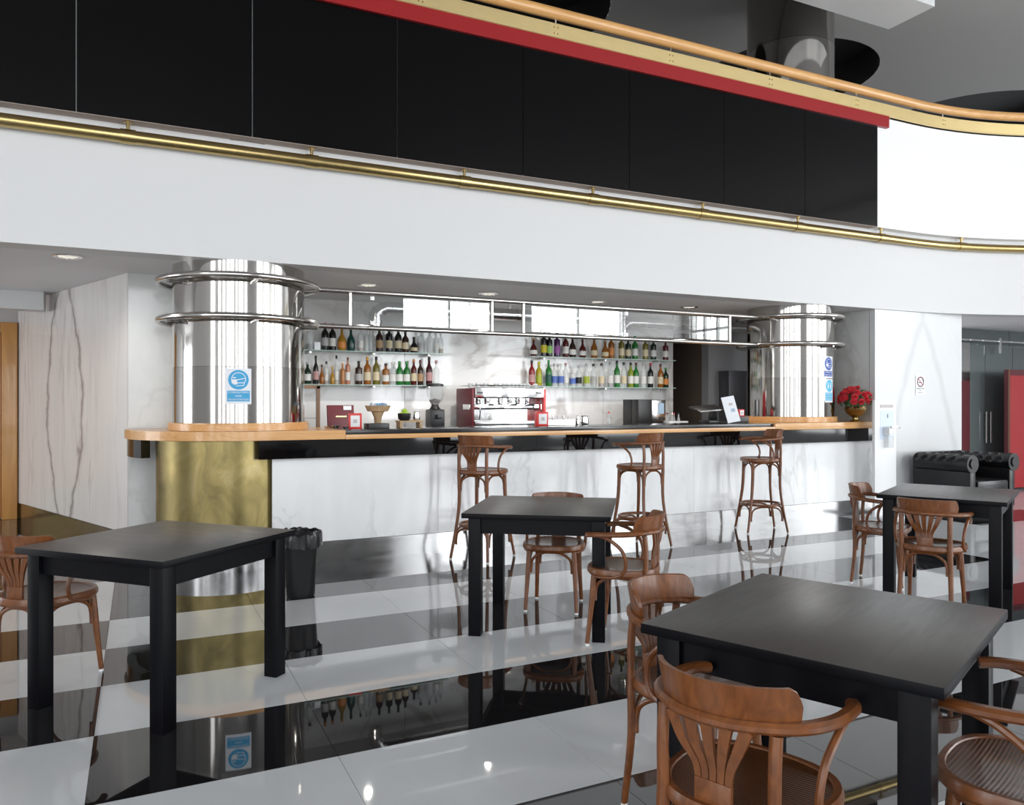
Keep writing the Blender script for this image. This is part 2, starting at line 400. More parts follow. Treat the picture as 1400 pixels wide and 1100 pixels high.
for h in used:
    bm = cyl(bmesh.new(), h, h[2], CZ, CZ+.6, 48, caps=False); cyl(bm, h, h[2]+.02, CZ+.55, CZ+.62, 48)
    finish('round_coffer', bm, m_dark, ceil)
bxo('ceiling_beam', (-7, 8.325, 5.93, 6.54, 6.0, CZ-.005), m_white, ceil, .0)
# hall walls behind the camera, with window openings
def wall_with_openings(bm, u0, u1, z0, z1, ops, put, th):
    cur = u0
    for (a, b, c, d) in sorted(ops):
        put(bm, cur, a, z0, z1); put(bm, a, b, z0, c); put(bm, a, b, d, z1); cur = b
    put(bm, cur, u1, z0, z1)
wr = struct('wall_rear'); bm = bmesh.new()
wall_with_openings(bm, -7.5, SIDE_X+.3, 0, CZ, [q[:4] for q in REAR_WIN], lambda b, a, c, d, e: box(b, a, c, REAR_Y-.3, REAR_Y, d, e), .3)
finish('wall_body', bm, m_rearwall, wr, False)
ws = struct('wall_side'); bm = bmesh.new()
wall_with_openings(bm, REAR_Y, 7, 0, CZ, [q[:4] for q in SIDE_WIN], lambda b, a, c, d, e: box(b, SIDE_X, SIDE_X+.3, a, c, d, e), .3)
finish('wall_body', bm, m_rearwall, ws, False)
wn = 0
for (x0, x1, z0, z1, r_) in REAR_WIN:
    wn += 1; bm = bmesh.new(); n = 2
    for k in range(n+1):
        x = x0+(x1-x0)*k/n; box(bm, x-.03, x+.03, REAR_Y-.2, REAR_Y-.1, z0, z1)
    for z in (z0, 2.4, z1): box(bm, x0, x1, REAR_Y-.2, REAR_Y-.1, z-.04, z+.04)
    tag(finish('window_%d' % wn, bm, m_rearwall, None, False), kind='structure')
for (x0, x1, z0, z1, r_) in SIDE_WIN:
    wn += 1; bm = bmesh.new(); n = 3
    for k in range(n+1):
        x = x0+(x1-x0)*k/n; box(bm, SIDE_X+.1, SIDE_X+.2, x-.04, x+.04, z0, z1)
    for z in (z0, 2.4, 3.9, z1): box(bm, SIDE_X+.1, SIDE_X+.2, x0, x1, z-.04, z+.04)
    tag(finish('window_%d' % wn, bm, m_rearwall, None, False), kind='structure')
wfl = struct('wall_far_left'); bm = bmesh.new()
wall_with_openings(bm, REAR_Y, 14, 0, CZ, [q[:4] for q in LEFT_WIN], lambda b, a, c, d, e: box(b, LEFT_X-.3, LEFT_X, a, c, d, e), .3)
finish('wall_body', bm, m_rearwall, wfl, False)
for (x0, x1, z0, z1, r_) in LEFT_WIN:
    wn += 1; bm = bmesh.new()
    for k in range(3):
        x = x0+(x1-x0)*k/2; box(bm, LEFT_X-.2, LEFT_X-.1, x-.03, x+.03, z0, z1)
    for z in (z0, z1): box(bm, LEFT_X-.2, LEFT_X-.1, x0, x1, z-.03, z+.03)
    tag(finish('window_%d' % wn, bm, m_rearwall, None, False), kind='structure')
tag(bxo('wall_gallery', (-7.5, 18, 14, 14.3, 0, CZ), m_rearwall), kind='structure')
# left marble wall (diagonal), its return behind the column, the door wall
A = Vector((-.095, 7.97)); B = Vector((-1.32, 11.0)); dirv = (B-A).normalized()
wl = struct('wall_left')
finish('marble_slab', shell(bmesh.new(), [tuple(B), tuple(A)], .19, SZ, -.0+.12), m_marbleL, wl, False)
finish('marble_return', shell(bmesh.new(), [(-.095, 7.972), (1.1, 7.972)], 0, SZ, .12), m_marbleG, wl, False)
tag(finish('baseboard_left', shell(bmesh.new(), [tuple(B), tuple(A)], 0, .185, .10), m_plinth, None, False), kind='structure')
tag(bxo('wall_door', (-7.2, -1.2, 11.06, 11.2, 0, SZ), m_white), kind='structure')
tag(bxo('trim_1', (-7.2, -.93, 9.72, 9.95, 2.40, SZ), m_white), kind='structure')
dr = struct('door_1', (-1.36, 11.03, 0))
bxo('door_leaf', (-1.4, -.13, -.05, 0, .01, 2.22), m_door, dr, .004)
bxo('kick_plate', (-1.38, -.15, -.056, -.05, .02, .33), m_brass, dr)
bxo('door_casing', (-.12, .04, -.09, .02, 0, 2.36), m_door, dr, .006)
bxo('door_head', (-1.5, -.12, -.09, .02, 2.23, 2.36), m_door, dr, .006)
# bar recess: back wall, sides, doorway
wk = struct('wall_back')
for k, (a, b) in enumerate(((.9, 2.92), (2.925, 4.66), (4.665, 5.77), (5.775, 6.97))):
    bxo('marble_slab', (a, b, 9.05, 9.12, 0, SZ), m_marbleB, wk)
tag(bxo('wall_recess_left', (.88, .94, 8.09, 9.05, 0, SZ), m_marbleG), kind='structure')
wd = struct('wall_doorway')
bxo('grey_wall', (7.62, 8.6, 9.05, 9.2, 0, SZ), M('grey_paint', (.30, .30, .31), .5), wd)
bxo('lintel', (6.97, 7.62, 9.05, 9.2, 2.42, SZ), m_soffit, wd)
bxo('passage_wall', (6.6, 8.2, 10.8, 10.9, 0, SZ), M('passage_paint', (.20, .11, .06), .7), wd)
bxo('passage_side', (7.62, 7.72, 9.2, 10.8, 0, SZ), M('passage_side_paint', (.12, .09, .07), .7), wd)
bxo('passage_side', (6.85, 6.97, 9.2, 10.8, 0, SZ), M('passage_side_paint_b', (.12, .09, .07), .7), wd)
d2 = struct('door_2', (7.35, 10.72, 0))
bxo('door_leaf', (-.05, .55, 0, .05, 0, 2.1), m_darkdoor, d2)
tag(bxo('wall_reveal', (8.5, 8.62, 6.97, 9.05, 0, SZ), m_marbleG), kind='structure')
wright = struct('wall_right')
bxo('marble_slab', (8.5, 10.22, 6.88, 6.96, .0, SZ), m_marbleR, wright)
bxo('wall_end', (10.1, 10.22, 6.96, 8.05, 0, SZ), m_white, wright)

# glass sliding doors on the right
gd = struct('door_3', (0, 8.0, 0))
for a, b in ((12.07, 12.475), (12.487, 13.20), (13.21, 14.2), (14.21, 15.2), (15.21, 16.2)):
    bxo('glass_panel', (a, b, 0, .015, .01, 2.33), m_darkglass, gd)
for a, b in ((11.86, 13.20), (13.21, 16.2)): bxo('glass_transom', (a, b, .06, .075, 2.34, SZ), m_darkglass, gd)
bxo('jamb', (11.86, 12.06, -.02, .06, 0, 1.75), m_darkred, gd); bxo('jamb_head', (11.86, 12.06, -.02, .06, 1.75, 2.36), m_plinth, gd)
bm = tube(bmesh.new(), [(11.7, -.1, 2.40), (16.2, -.1, 2.40)], .018, 10); finish('slide_rail', bm, m_chrome, gd)
for x in (11.95, 12.25, 12.68, 13.0, 13.45):
    bm = bmesh.new(); box(bm, x-.02, x+.02, -.125, -.005, 2.385, 2.415); finish('rail_clamp', bm, m_chrome, gd)
bxo('roller_hanger', (12.65, 12.70, -.13, -.115, 2.2, 2.45), m_chrome, gd)
for x in (12.44, 12.55):
    bm = tube(bmesh.new(), [(x, -.05, .74), (x, -.05, 1.25)], .014, 8); tube(bm, [(x, -.05, .8), (x, .0, .8)], .008, 6); tube(bm, [(x, -.05, 1.19), (x, .0, 1.19)], .008, 6)
    finish('pull_handle', bm, m_tube, gd)
tag(bxo('wall_behind_glass', (10.2, 18, 9.8, 9.9, 0, SZ), m_rearwall), kind='structure')
tag(bxo('wall_glass_side', (10.1, 11.86, 8.0, 8.1, 0, SZ), m_white), kind='structure')

# ------------------------------------------------------------------ gallery parapet: black panels, red band, brass strip, wooden handrail
pp = thing('balcony_parapet', 'gallery parapet of black gloss panels with red band, brass strip and wooden handrail', 'parapet', (0, 6.72, 3.61))
SEAM = [-6.74, -5.48, -4.22, -2.95, -1.69, -.43, .85, 2.10, 3.37, 4.61, 5.88, 7.11, 8.352]
for a, b in zip(SEAM, SEAM[1:]): bxo('black_panel', (a+.003, b-.003, 0, .035, 0, 1.26), m_blackpanel, pp)
bxo('panel_soffit', (-7, 8.35, .005, .13, -.004, .012), M('beige_edge', (.42, .34, .30), .5), pp)
bxo('red_band', (-7, 8.526, -.03, .03, 1.255, 1.40), m_red, pp)
def local(pts, z): return [(x, y-6.72, z) for x, y in pts]
hc = off_curve(.15)
def densify(l, n=6):
    o = []
    for a, b in zip(l, l[1:]):
        k = max(1, int(math.hypot(b[0]-a[0], b[1]-a[1])/.35))
        for q in range(k): o.append((a[0]+(b[0]-a[0])*q/k, a[1]+(b[1]-a[1])*q/k))
    return o+[l[-1]]
hd = densify(hc)
bm = sweep(bmesh.new(), local(hd, 1.472), rect(.03, .145, .1), (0, 0, 1)); finish('brass_strip', bm, m_gold, pp)
bm = sweep(bmesh.new(), local(densify(off_curve(.165)), 1.408), rect(.012, .012, .1), (0, 0, 1)); finish('brass_bead', bm, m_gold, pp)
bm = tube(bmesh.new(), local(hd, 1.645), .058, 14); finish('handrail', bm, m_handrail, pp)
acc = 0; last = None
for p, q in zip(hd, hd[1:]):
    acc += math.hypot(q[0]-p[0], q[1]-p[1])
    if acc > 1.25:
        acc = 0; bm = cyl(bmesh.new(), (p[0], p[1]-6.72), .009, 1.54, 1.60, 8); finish('rail_post', bm, m_chrome, pp)
        bm = bmesh.new()
        for dx in (-.02, .02):
            for z in (1.44, 1.50): cyl(bm, (p[0]+dx, p[1]-6.72-.016), .006, z-.006, z+.006, 6)
        finish('screw', bm, m_brass, pp)
# brass pipe hung below
bp = thing('brass_pipe_rail', 'long polished brass pipe hung under the balcony parapet', 'pipe', (0, 6.78, 3.49))
pc = densify(off_curve(.07)); bm = tube(bmesh.new(), [(x, y-6.78, 0) for x, y in pc], .052, 16); finish('pipe', bm, m_brass, bp)
HX = [-.078+1.427*k for k in range(-4, 7)]
def hang(x, y, tx, ty):
    t = Vector((tx, ty, 0)); p = Vector((x, y-6.78, 0))
    bm = tube(bmesh.new(), [p-t*.055, p+t*.055], .058, 16); c = finish('collar', bm, m_brass, bp)
    bm = cyl(bmesh.new(), (p.x, p.y), .014, .05, .118, 10); cyl(bm, (p.x, p.y), .032, .108, .12, 12); finish('hanger', bm, m_brass, bp)
for x in HX: hang(x, 6.78, 1, 0)
for a in (10.5, 27, 43):
    hang(9.0+5.13*sin(R(a)), 6.78-5.13*(1-cos(R(a))), cos(R(a)), -sin(R(a)))

# ------------------------------------------------------------------ steel columns
COLS = [(.827, 7.4, .568), (7.563, 7.4, .535)]
cl_lab = ['stainless steel drum column on the left with a blue mask sign', 'stainless steel drum column on the right beside the red flowers']
for (cx, cy, r), lab in zip(COLS, cl_lab):
    t = thing('steel_column', lab, 'column', (cx, cy, 1.158), 0, 'steel columns of the bar')
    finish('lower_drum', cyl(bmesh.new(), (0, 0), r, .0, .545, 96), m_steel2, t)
    finish('upper_drum', cyl(bmesh.new(), (0, 0), r-.002, .547, SZ-1.158, 96), m_steel, t)
    finish('wooden_collar', lathe(bmesh.new(), [(r+.035, 0), (r+.035, .06), (r+.03, .066), (r-.01, .066)], (0, 0, 0.001), 96), m_bartop, t)
    finish('gallery_drum', cyl(bmesh.new(), (0, 0), r, 3.6-1.158, 5.88-1.158, 96), m_steel, t)
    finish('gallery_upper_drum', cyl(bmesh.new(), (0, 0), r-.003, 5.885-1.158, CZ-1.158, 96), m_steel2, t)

# ------------------------------------------------------------------ bar counter
bar = thing('bar_counter', 'long white marble bar counter with black band, brass bulge and steel plinth', 'bar', (0, 6.8, 0))
bxo('core', (1.06, 8.49, .04, .60, 0, 1.07), m_black, bar)
edges = [1.02, 2.52, 4.02, 5.52, 7.02, 8.498]
for a, b in zip(edges, edges[1:]): bxo('marble_panel', (a+.001, b-.001, 0, .035, .185, .925), m_marble, bar)
pe = [1.02, 3.1, 5.68, 8.498]
for a, b in zip(pe, pe[1:]): bxo('plinth', (a+.002, b-.002, -.012, .03, 0, .183), m_plinth, bar)
fe = [.90, 2.02, 3.52, 4.36, 5.9, 7.2, 8.498]
for a, b in zip(fe, fe[1:]): bxo('black_fascia', (a+.001, b-.001, -.08, .02, .922, 1.078), m_fascia, bar)
bc = arc(.70, 7.31, .57, 160, 306, 40)
finish('brass_panel', shell(bmesh.new(), [(x, y-6.8) for x, y in bc], .183, 1.078, .03), m_brasspanel, bar, ang=25)
finish('curved_plinth', shell(bmesh.new(), [(x, y-6.8) for x, y in arc(.70, 7.31, .585, 160, 305, 40)], 0, .183, .03), m_plinth, bar, ang=25)
fc = arc(.95, 7.8, 1.05, 172, 207, 12)
finish('black_fascia', shell(bmesh.new(), [(x, y-6.8) for x, y in fc], .922, 1.078, .08), m_fascia, bar, ang=25)
wt = thing('bar_worktop', 'wooden bar top with black stone centre running between the two columns', 'worktop', (0, 6.72, 1.08))
ol = arc(.95, 7.8, 1.07, 171.5, 268, 40)+[(1.63, 6.72), (1.63, 7.6), (1.25, 7.95)]
finish('wooden_end', extrude(bmesh.new(), [(x, y-6.72) for x, y in ol], 0, .077), m_bartop, wt, ang=25)
bxo('wooden_end', (6.645, 8.497, 0, 1.3, 0, .077), m_bartop, wt, .004)
bxo('wooden_edge', (1.632, 6.643, 0, .12, -.004, .038), m_bartop, wt, .004)
bxo('black_stone_top', (1.634, 6.643, .03, .72, .039, .075), m_blackstone, wt, .003)

# ------------------------------------------------------------------ overhead tube frame with glass panes
fr = thing('overhead_tube_frame', 'steel tube frame with glass panes hung between the two columns', 'frame', (0, 7.3, 2.1))
Z1, Z0 = 2.46-2.1, 2.12-2.1
for (cx, cy, r) in COLS:
    for z in (Z1, Z0):
        pts = [(cx+(r+.115)*cos(2*PI*k/72), cy-7.3+(r+.115)*sin(2*PI*k/72), z) for k in range(72)]
        finish('ring', tube(bmesh.new(), pts, .026, 10, True), m_tube, fr)
        for a in (205, 275, 345, 60):
            p = (cx+r*cos(R(a)), cy-7.3+r*sin(R(a)), z-.03); q = (cx+(r+.115)*cos(R(a)), cy-7.3+(r+.115)*sin(R(a)), z-.03)
            bm = tube(bmesh.new(), [p, q], .016, 8); finish('bracket', bm, m_tube, fr)
for z in (Z1, Z0): finish('rail', tube(bmesh.new(), [(COLS[0][0]+.675, 0, z), (COLS[1][0]-.64, 0, z)], .024, 10), m_tube, fr)
PX = (1.815, 3.30, 3.665, 6.475)
for x in PX: finish('post', tube(bmesh.new(), [(x, 0, Z0), (x, 0, Z1)], .02, 10), m_tube, fr)
for a, b in ((1.845, 3.055), (3.062, 3.27), (3.695, 3.885), (3.892, 6.19), (6.197, 6.445)):
    bxo('glass_pane', (a, b, .0, .008, Z0+.035, Z1-.035), m_pane, fr)
for x in (2.03, 3.058, 3.888, 4.97, 6.193):
    for z in (Z0+.05, Z1-.05): bxo('pane_clip', (x-.014, x+.014, -.012, .02, z-.022, z+.022), m_chrome, fr, .003)

# ------------------------------------------------------------------ ducts
def duct(name, lab, pts, r):
    t = thing(name, lab, 'duct', pts[0], 0, 'silver ducts behind the frame')
    o = Vector(pts[0]); P = [Vector(p)-o for p in pts]
    fin = spline(P, 1)
    finish('duct_pipe', tube(bmesh.new(), P, r, 16), m_duct, t)
    for f in (.3, .55, .8):
        c = P[-2]+(P[-1]-P[-2])*f
        bxo('hanger_strap', (c.x-.012, c.x+.012, c.y-.004, c.y+.004, c.z+r-.01, SZ-o.z), m_tube, t)
    for a, b in zip(P, P[1:]):
        n = max(1, int((b-a).length/.45))
        for k in range(n):
            c = a+(b-a)*(k+.5)/n; d = (b-a).normalized()*.012
            finish('duct_band', tube(bmesh.new(), [c-d, c+d], r+.006, 16), m_duct, t)
duct('ventilation_duct', 'silver elbow duct rising behind the left glass pane', [(2.37, 8.4, 2.22), (2.37, 8.4, 2.38), (2.42, 8.4, 2.43), (2.49, 8.4, 2.46), (5.3, 8.4, 2.46)], .072)
duct('ventilation_duct', 'silver elbow duct dropping behind the right glass pane', [(5.72, 8.5, 2.22), (5.72, 8.5, 2.38), (5.77, 8.5, 2.43), (5.84, 8.5, 2.46), (8.2, 8.5, 2.46)], .068)

# ------------------------------------------------------------------ recessed downlights
DL = [((-.53, 7.27), 'chrome recessed downlight in the soffit left of the left column'), ((2.10, 7.70), 'recessed downlight in the soffit nearest the left column over the bar'),
      ((3.46, 7.75), 'recessed downlight in the soffit above the espresso machine'), ((4.9, 7.8), 'recessed downlight in the soffit over the right bottle shelves'), ((6.2, 7.73), 'recessed downlight in the soffit nearest the right column')]
for (x, y), lab in DL:
    t = thing('downlight', lab, 'downlight', (x, y, SZ), 0, 'recessed downlights over the bar')
    finish('trim_ring', lathe(bmesh.new(), [(.115, 0), (.115, -.008), (.10, -.014), (.085, -.010), (.08, 0)], (0, 0, 0), 28), m_chrome, t)
    bm = bmesh.new()
    for k in range(7):
        a = 2*PI*k/7; r = .05 if k else 0
        bmesh.ops.create_icosphere(bm, subdivisions=1, radius=.026, matrix=Matrix.Translation((.05*cos(a), .05*sin(a), -.006)) @ Matrix.Scale(.4, 4, (0, 0, 1)))
    finish('lamp_lens', bm, m_lamp, t)
    l = bpy.data.lights.new('lamp', 'SPOT'); l.energy = 38 if x > 0 else 20; l.spot_size = R(150); l.spot_blend = .6; l.color = (1, .93, .84); l.shadow_soft_size = .03
    lo = bpy.data.objects.new('lamp', l); C.objects.link(lo); lo.parent = t; lo.location = (0, 0, -.03)

# ------------------------------------------------------------------ signs
class Sheet:
    def __init__(s, f): s.f = f
    def strips(s, bm, lo, hi, u0, u1, n, w):
        P = [(u0+(u1-u0)*k/n) for k in range(n+1)]
        a = [bm.verts.new(s.f(u, lo(u), w)) for u in P]; b = [bm.verts.new(s.f(u, hi(u), w)) for u in P]
        for k in range(n): bm.faces.new((a[k], a[k+1], b[k+1], b[k]))
    def rect(s, bm, u0, u1, v0, v1, w): s.strips(bm, lambda u: v0, lambda u: v1, u0, u1, 10, w)
    def disc(s, bm, cu, cv, r, w, sy=1.):
        h = lambda u: sy*math.sqrt(max(0, r*r-(u-cu)**2)); s.strips(bm, lambda u: cv-h(u)-1e-5, lambda u: cv+h(u)+1e-5, cu-r*.999, cu+r*.999, 28, w)
    def line(s, bm, pts, wd, w):
        for (a, b), (c, d) in zip(pts, pts[1:]):
            n = Vector((-(d-b), c-a)).normalized()*wd/2; e = Vector((c-a, d-b)).normalized()*wd/2
            q = [(a+n.x-e.x, b+n.y-e.y), (c+n.x+e.x, d+n.y+e.y), (c-n.x+e.x, d-n.y+e.y), (a-n.x-e.x, b-n.y-e.y)]
            bm.faces.new([bm.verts.new(s.f(x, y, w)) for x, y in q])
    def text(s, bm, body, cu, cv, size, w, maxw=None):
        fc = bpy.data.curves.new('t', 'FONT'); fc.body = body; fc.size = size; fc.align_x = 'CENTER'; fc.align_y = 'CENTER'
        o = bpy.data.objects.new('t', fc); C.objects.link(o); dg = bpy.context.evaluated_depsgraph_get()
        me = bpy.data.meshes.new_from_object(o.evaluated_get(dg)); bpy.data.objects.remove(o); bpy.data.curves.remove(fc)
        xs = [v.co.x for v in me.vertices] or [0]; k = 1.
        if maxw and max(xs)-min(xs) > maxw: k = maxw/(max(xs)-min(xs))
        vs = [bm.verts.new(s.f(cu+v.co.x*k, cv+v.co.y, w)) for v in me.vertices]
        for p in me.polygons:
            try: bm.faces.new([vs[i] for i in p.vertices])
            except ValueError: pass
        bpy.data.meshes.remove(me)
def sheet_obj(name, mat, parent, fn):
    bm = bmesh.new(); fn(bm); me = bpy.data.meshes.new(name); bm.to_mesh(me); bm.free()
    return link(name, me, mat, parent, False)
def cyl_sheet(col, ang):
    cx, cy, r = col
    return Sheet(lambda u, v, w: Vector(((r+w)*cos(R(ang)+u/r), (r+w)*sin(R(ang)+u/r), v)))
def arcpts(cu, cv, r, a0, a1, n, sy=1.): return [(cu+r*cos(R(a0+(a1-a0)*k/n)), cv+sy*r*sin(R(a0+(a1-a0)*k/n))) for k in range(n+1)]
def mask_icon(sh, bm, cu, cv, r, w):   # head in profile line with face mask
    sh.line(bm, arcpts(cu+.02*r, cv+.05*r, .68*r, -20, 200, 16), .06*r, w)
    sh.line(bm, [(cu+.60*r, cv-.18*r), (cu+.5*r, cv-.58*r), (cu-.2*r, cv-.62*r)], .06*r, w)
    bmm = [(cu-.68*r, cv+.02*r), (cu-.15*r, cv+.05*r), (cu-.1*r, cv-.45*r), (cu-.45*r, cv-.5*r), (cu-.66*r, cv-.3*r)]
    bm.faces.new([bm.verts.new(sh.f(x, y, w)) for x, y in bmm])
    sh.line(bm, [(cu-.12*r, cv), (cu+.62*r, cv+.15*r)], .07*r, w); sh.line(bm, [(cu-.1*r, cv-.32*r), (cu+.5*r, cv-.3*r)], .07*r, w)
    sh.line(bm, [(cu-.5*r, cv+.22*r), (cu-.3*r, cv+.22*r)], .09*r, w)
def distance_icon(sh, bm, cu, cv, r, w):
    for d in (-1, 1):
        sh.disc(bm, cu+d*.38*r, cv+.42*r, .13*r, w); sh.rect(bm, cu+d*.38*r-.14*r, cu+d*.38*r+.14*r, cv-.45*r, cv+.25*r, w)
    sh.line(bm, [(cu-.18*r, cv), (cu+.18*r, cv)], .06*r, w)
def col_sign(col, ang, zc, wd, ht, blue, icon, lines, lab):
    t = thing('safety_sign', lab, 'sign', (col[0], col[1], zc)); sh = cyl_sheet(col, ang)
    sheet_obj('card', m_card, t, lambda bm: sh.rect(bm, -wd/2, wd/2, -ht/2, ht/2, .002))
    r = wd*.40; cv = ht/2-r-wd*.06
    sheet_obj('blue_disc', blue, t, lambda bm: sh.disc(bm, 0, cv, r, .003))
    sheet_obj('pictogram', m_card, t, lambda bm: icon(sh, bm, 0, cv, r, .004))
    b0, b1 = -ht/2+ht*.08, cv-r-ht*.03
    sheet_obj('text_box', blue, t, lambda bm: sh.rect(bm, -wd*.44, wd*.44, b0, b1, .003))
    def tx(bm):
        n = len(lines)
        for k, s in enumerate(lines): sh.text(bm, s, 0, b1-(b1-b0)*(k+.5)/n, (b1-b0)/n*.75, .0045, wd*.8)
    sheet_obj('lettering', m_card, t, tx)
# the sheet u axis grows with the angle (towards the camera's right)
col_sign(COLS[0], math.degrees(math.atan2(6.87-7.4, .757-.827)), 1.535, .205, .30, m_blue, mask_icon, ['É OBRIGATÓRIO', 'USAR', 'MÁSCARA DE PROTEÇÃO'], 'light blue mask sign stuck on the left steel column')
_a = math.degrees(math.atan2(6.93-7.4, 7.66-7.563))
col_sign(COLS[1], _a, 1.835, .20, .27, m_navy, mask_icon, ['É OBRIGATÓRIO', 'USAR MÁSCARA'], 'dark blue mask sign, upper of two on the right steel column')
col_sign(COLS[1], _a+1.5, 1.545, .185, .29, m_cyan, distance_icon, ['MANTENHA', 'A DISTÂNCIA', 'DE SEGURANÇA'], 'pale blue distancing sign, lower of two on the right steel column')
t = thing('no_smoking_sign', 'small white no smoking notice on the right marble wall', 'sign', (9.365, 6.878, 1.63))
sh = Sheet(lambda u, v, w: Vector((u, -w, v)))
sheet_obj('card', m_whiteplastic, t, lambda bm: sh.rect(bm, -.095, .095, -.13, .13, .003))
m_signred = M('sign_red', (.62, .05, .10), .4); m_ink = M('sign_ink', (.12, .12, .14), .5)
sheet_obj('red_ring', m_signred, t, lambda bm: (sh.line(bm, arcpts(0, .045, .062, 0, 360, 28), .012, .005), sh.line(bm, [(-.044, .089), (.044, .001)], .011, .005)))
sheet_obj('cigarette', m_ink, t, lambda bm: (sh.rect(bm, -.045, .03, .03, .042, .004), sh.line(bm, [(.035, .045), (.045, .06), (.037, .075)], .005, .004)))
sheet_obj('lettering', m_ink, t, lambda bm: (sh.text(bm, 'PROIBIDO FUMAR', 0, -.045, .024, .004, .16), sh.text(bm, 'NO', 0, -.075, .02, .004), sh.text(bm, 'SMOKING', 0, -.10, .02, .004, .1)))

# ------------------------------------------------------------------ tables
def make_table(name, lab, sx, sy, loc, rz, h=.74, leg=.075):
    t = thing(name, lab, 'table', loc, rz, 'black square tables')
    tp = bxo('table_top', (-sx/2, sx/2, -sy/2, sy/2, h-.03, h), m_tleg, t, .003)
    tp.data.materials.append(m_table)
    for p in tp.data.polygons:
        if p.normal.z > .95: p.material_index = 1
    i = .035
    for a in (-1, 1):
        for b in (-1, 1):
            x = a*(sx/2-i-leg/2); y = b*(sy/2-i-leg/2)
            bxo('leg', (x-leg/2, x+leg/2, y-leg/2, y+leg/2, 0, h-.031), m_tleg, t, .003)
    for a in (-1, 1):
        bxo('apron', (-sx/2+i+leg, sx/2-i-leg, a*(sy/2-i-.03)-.011, a*(sy/2-i-.03)+.011, h-.125, h-.031), m_tleg, t)
        bxo('apron', (a*(sx/2-i-.03)-.011, a*(sx/2-i-.03)+.011, -sy/2+i+leg, sy/2-i-leg, h-.125, h-.031), m_tleg, t)
    return t
make_table('square_table', 'black square table at the left in front of the brass bulge', .885, .875, (.110, 4.128, 0), R(-47.3))
make_table('square_table', 'black square table in the centre before the bar stools', .885, .90, (2.35, 4.38, 0), R(-35.5))
make_table('square_table', 'large black square table nearest the camera at lower right', .895, .81, (1.924, 1.719, 0), R(23.5))
make_table('square_table', 'black square table at the far right near the leather armchair', .95, .80, (5.40, 3.73, 0), R(27))

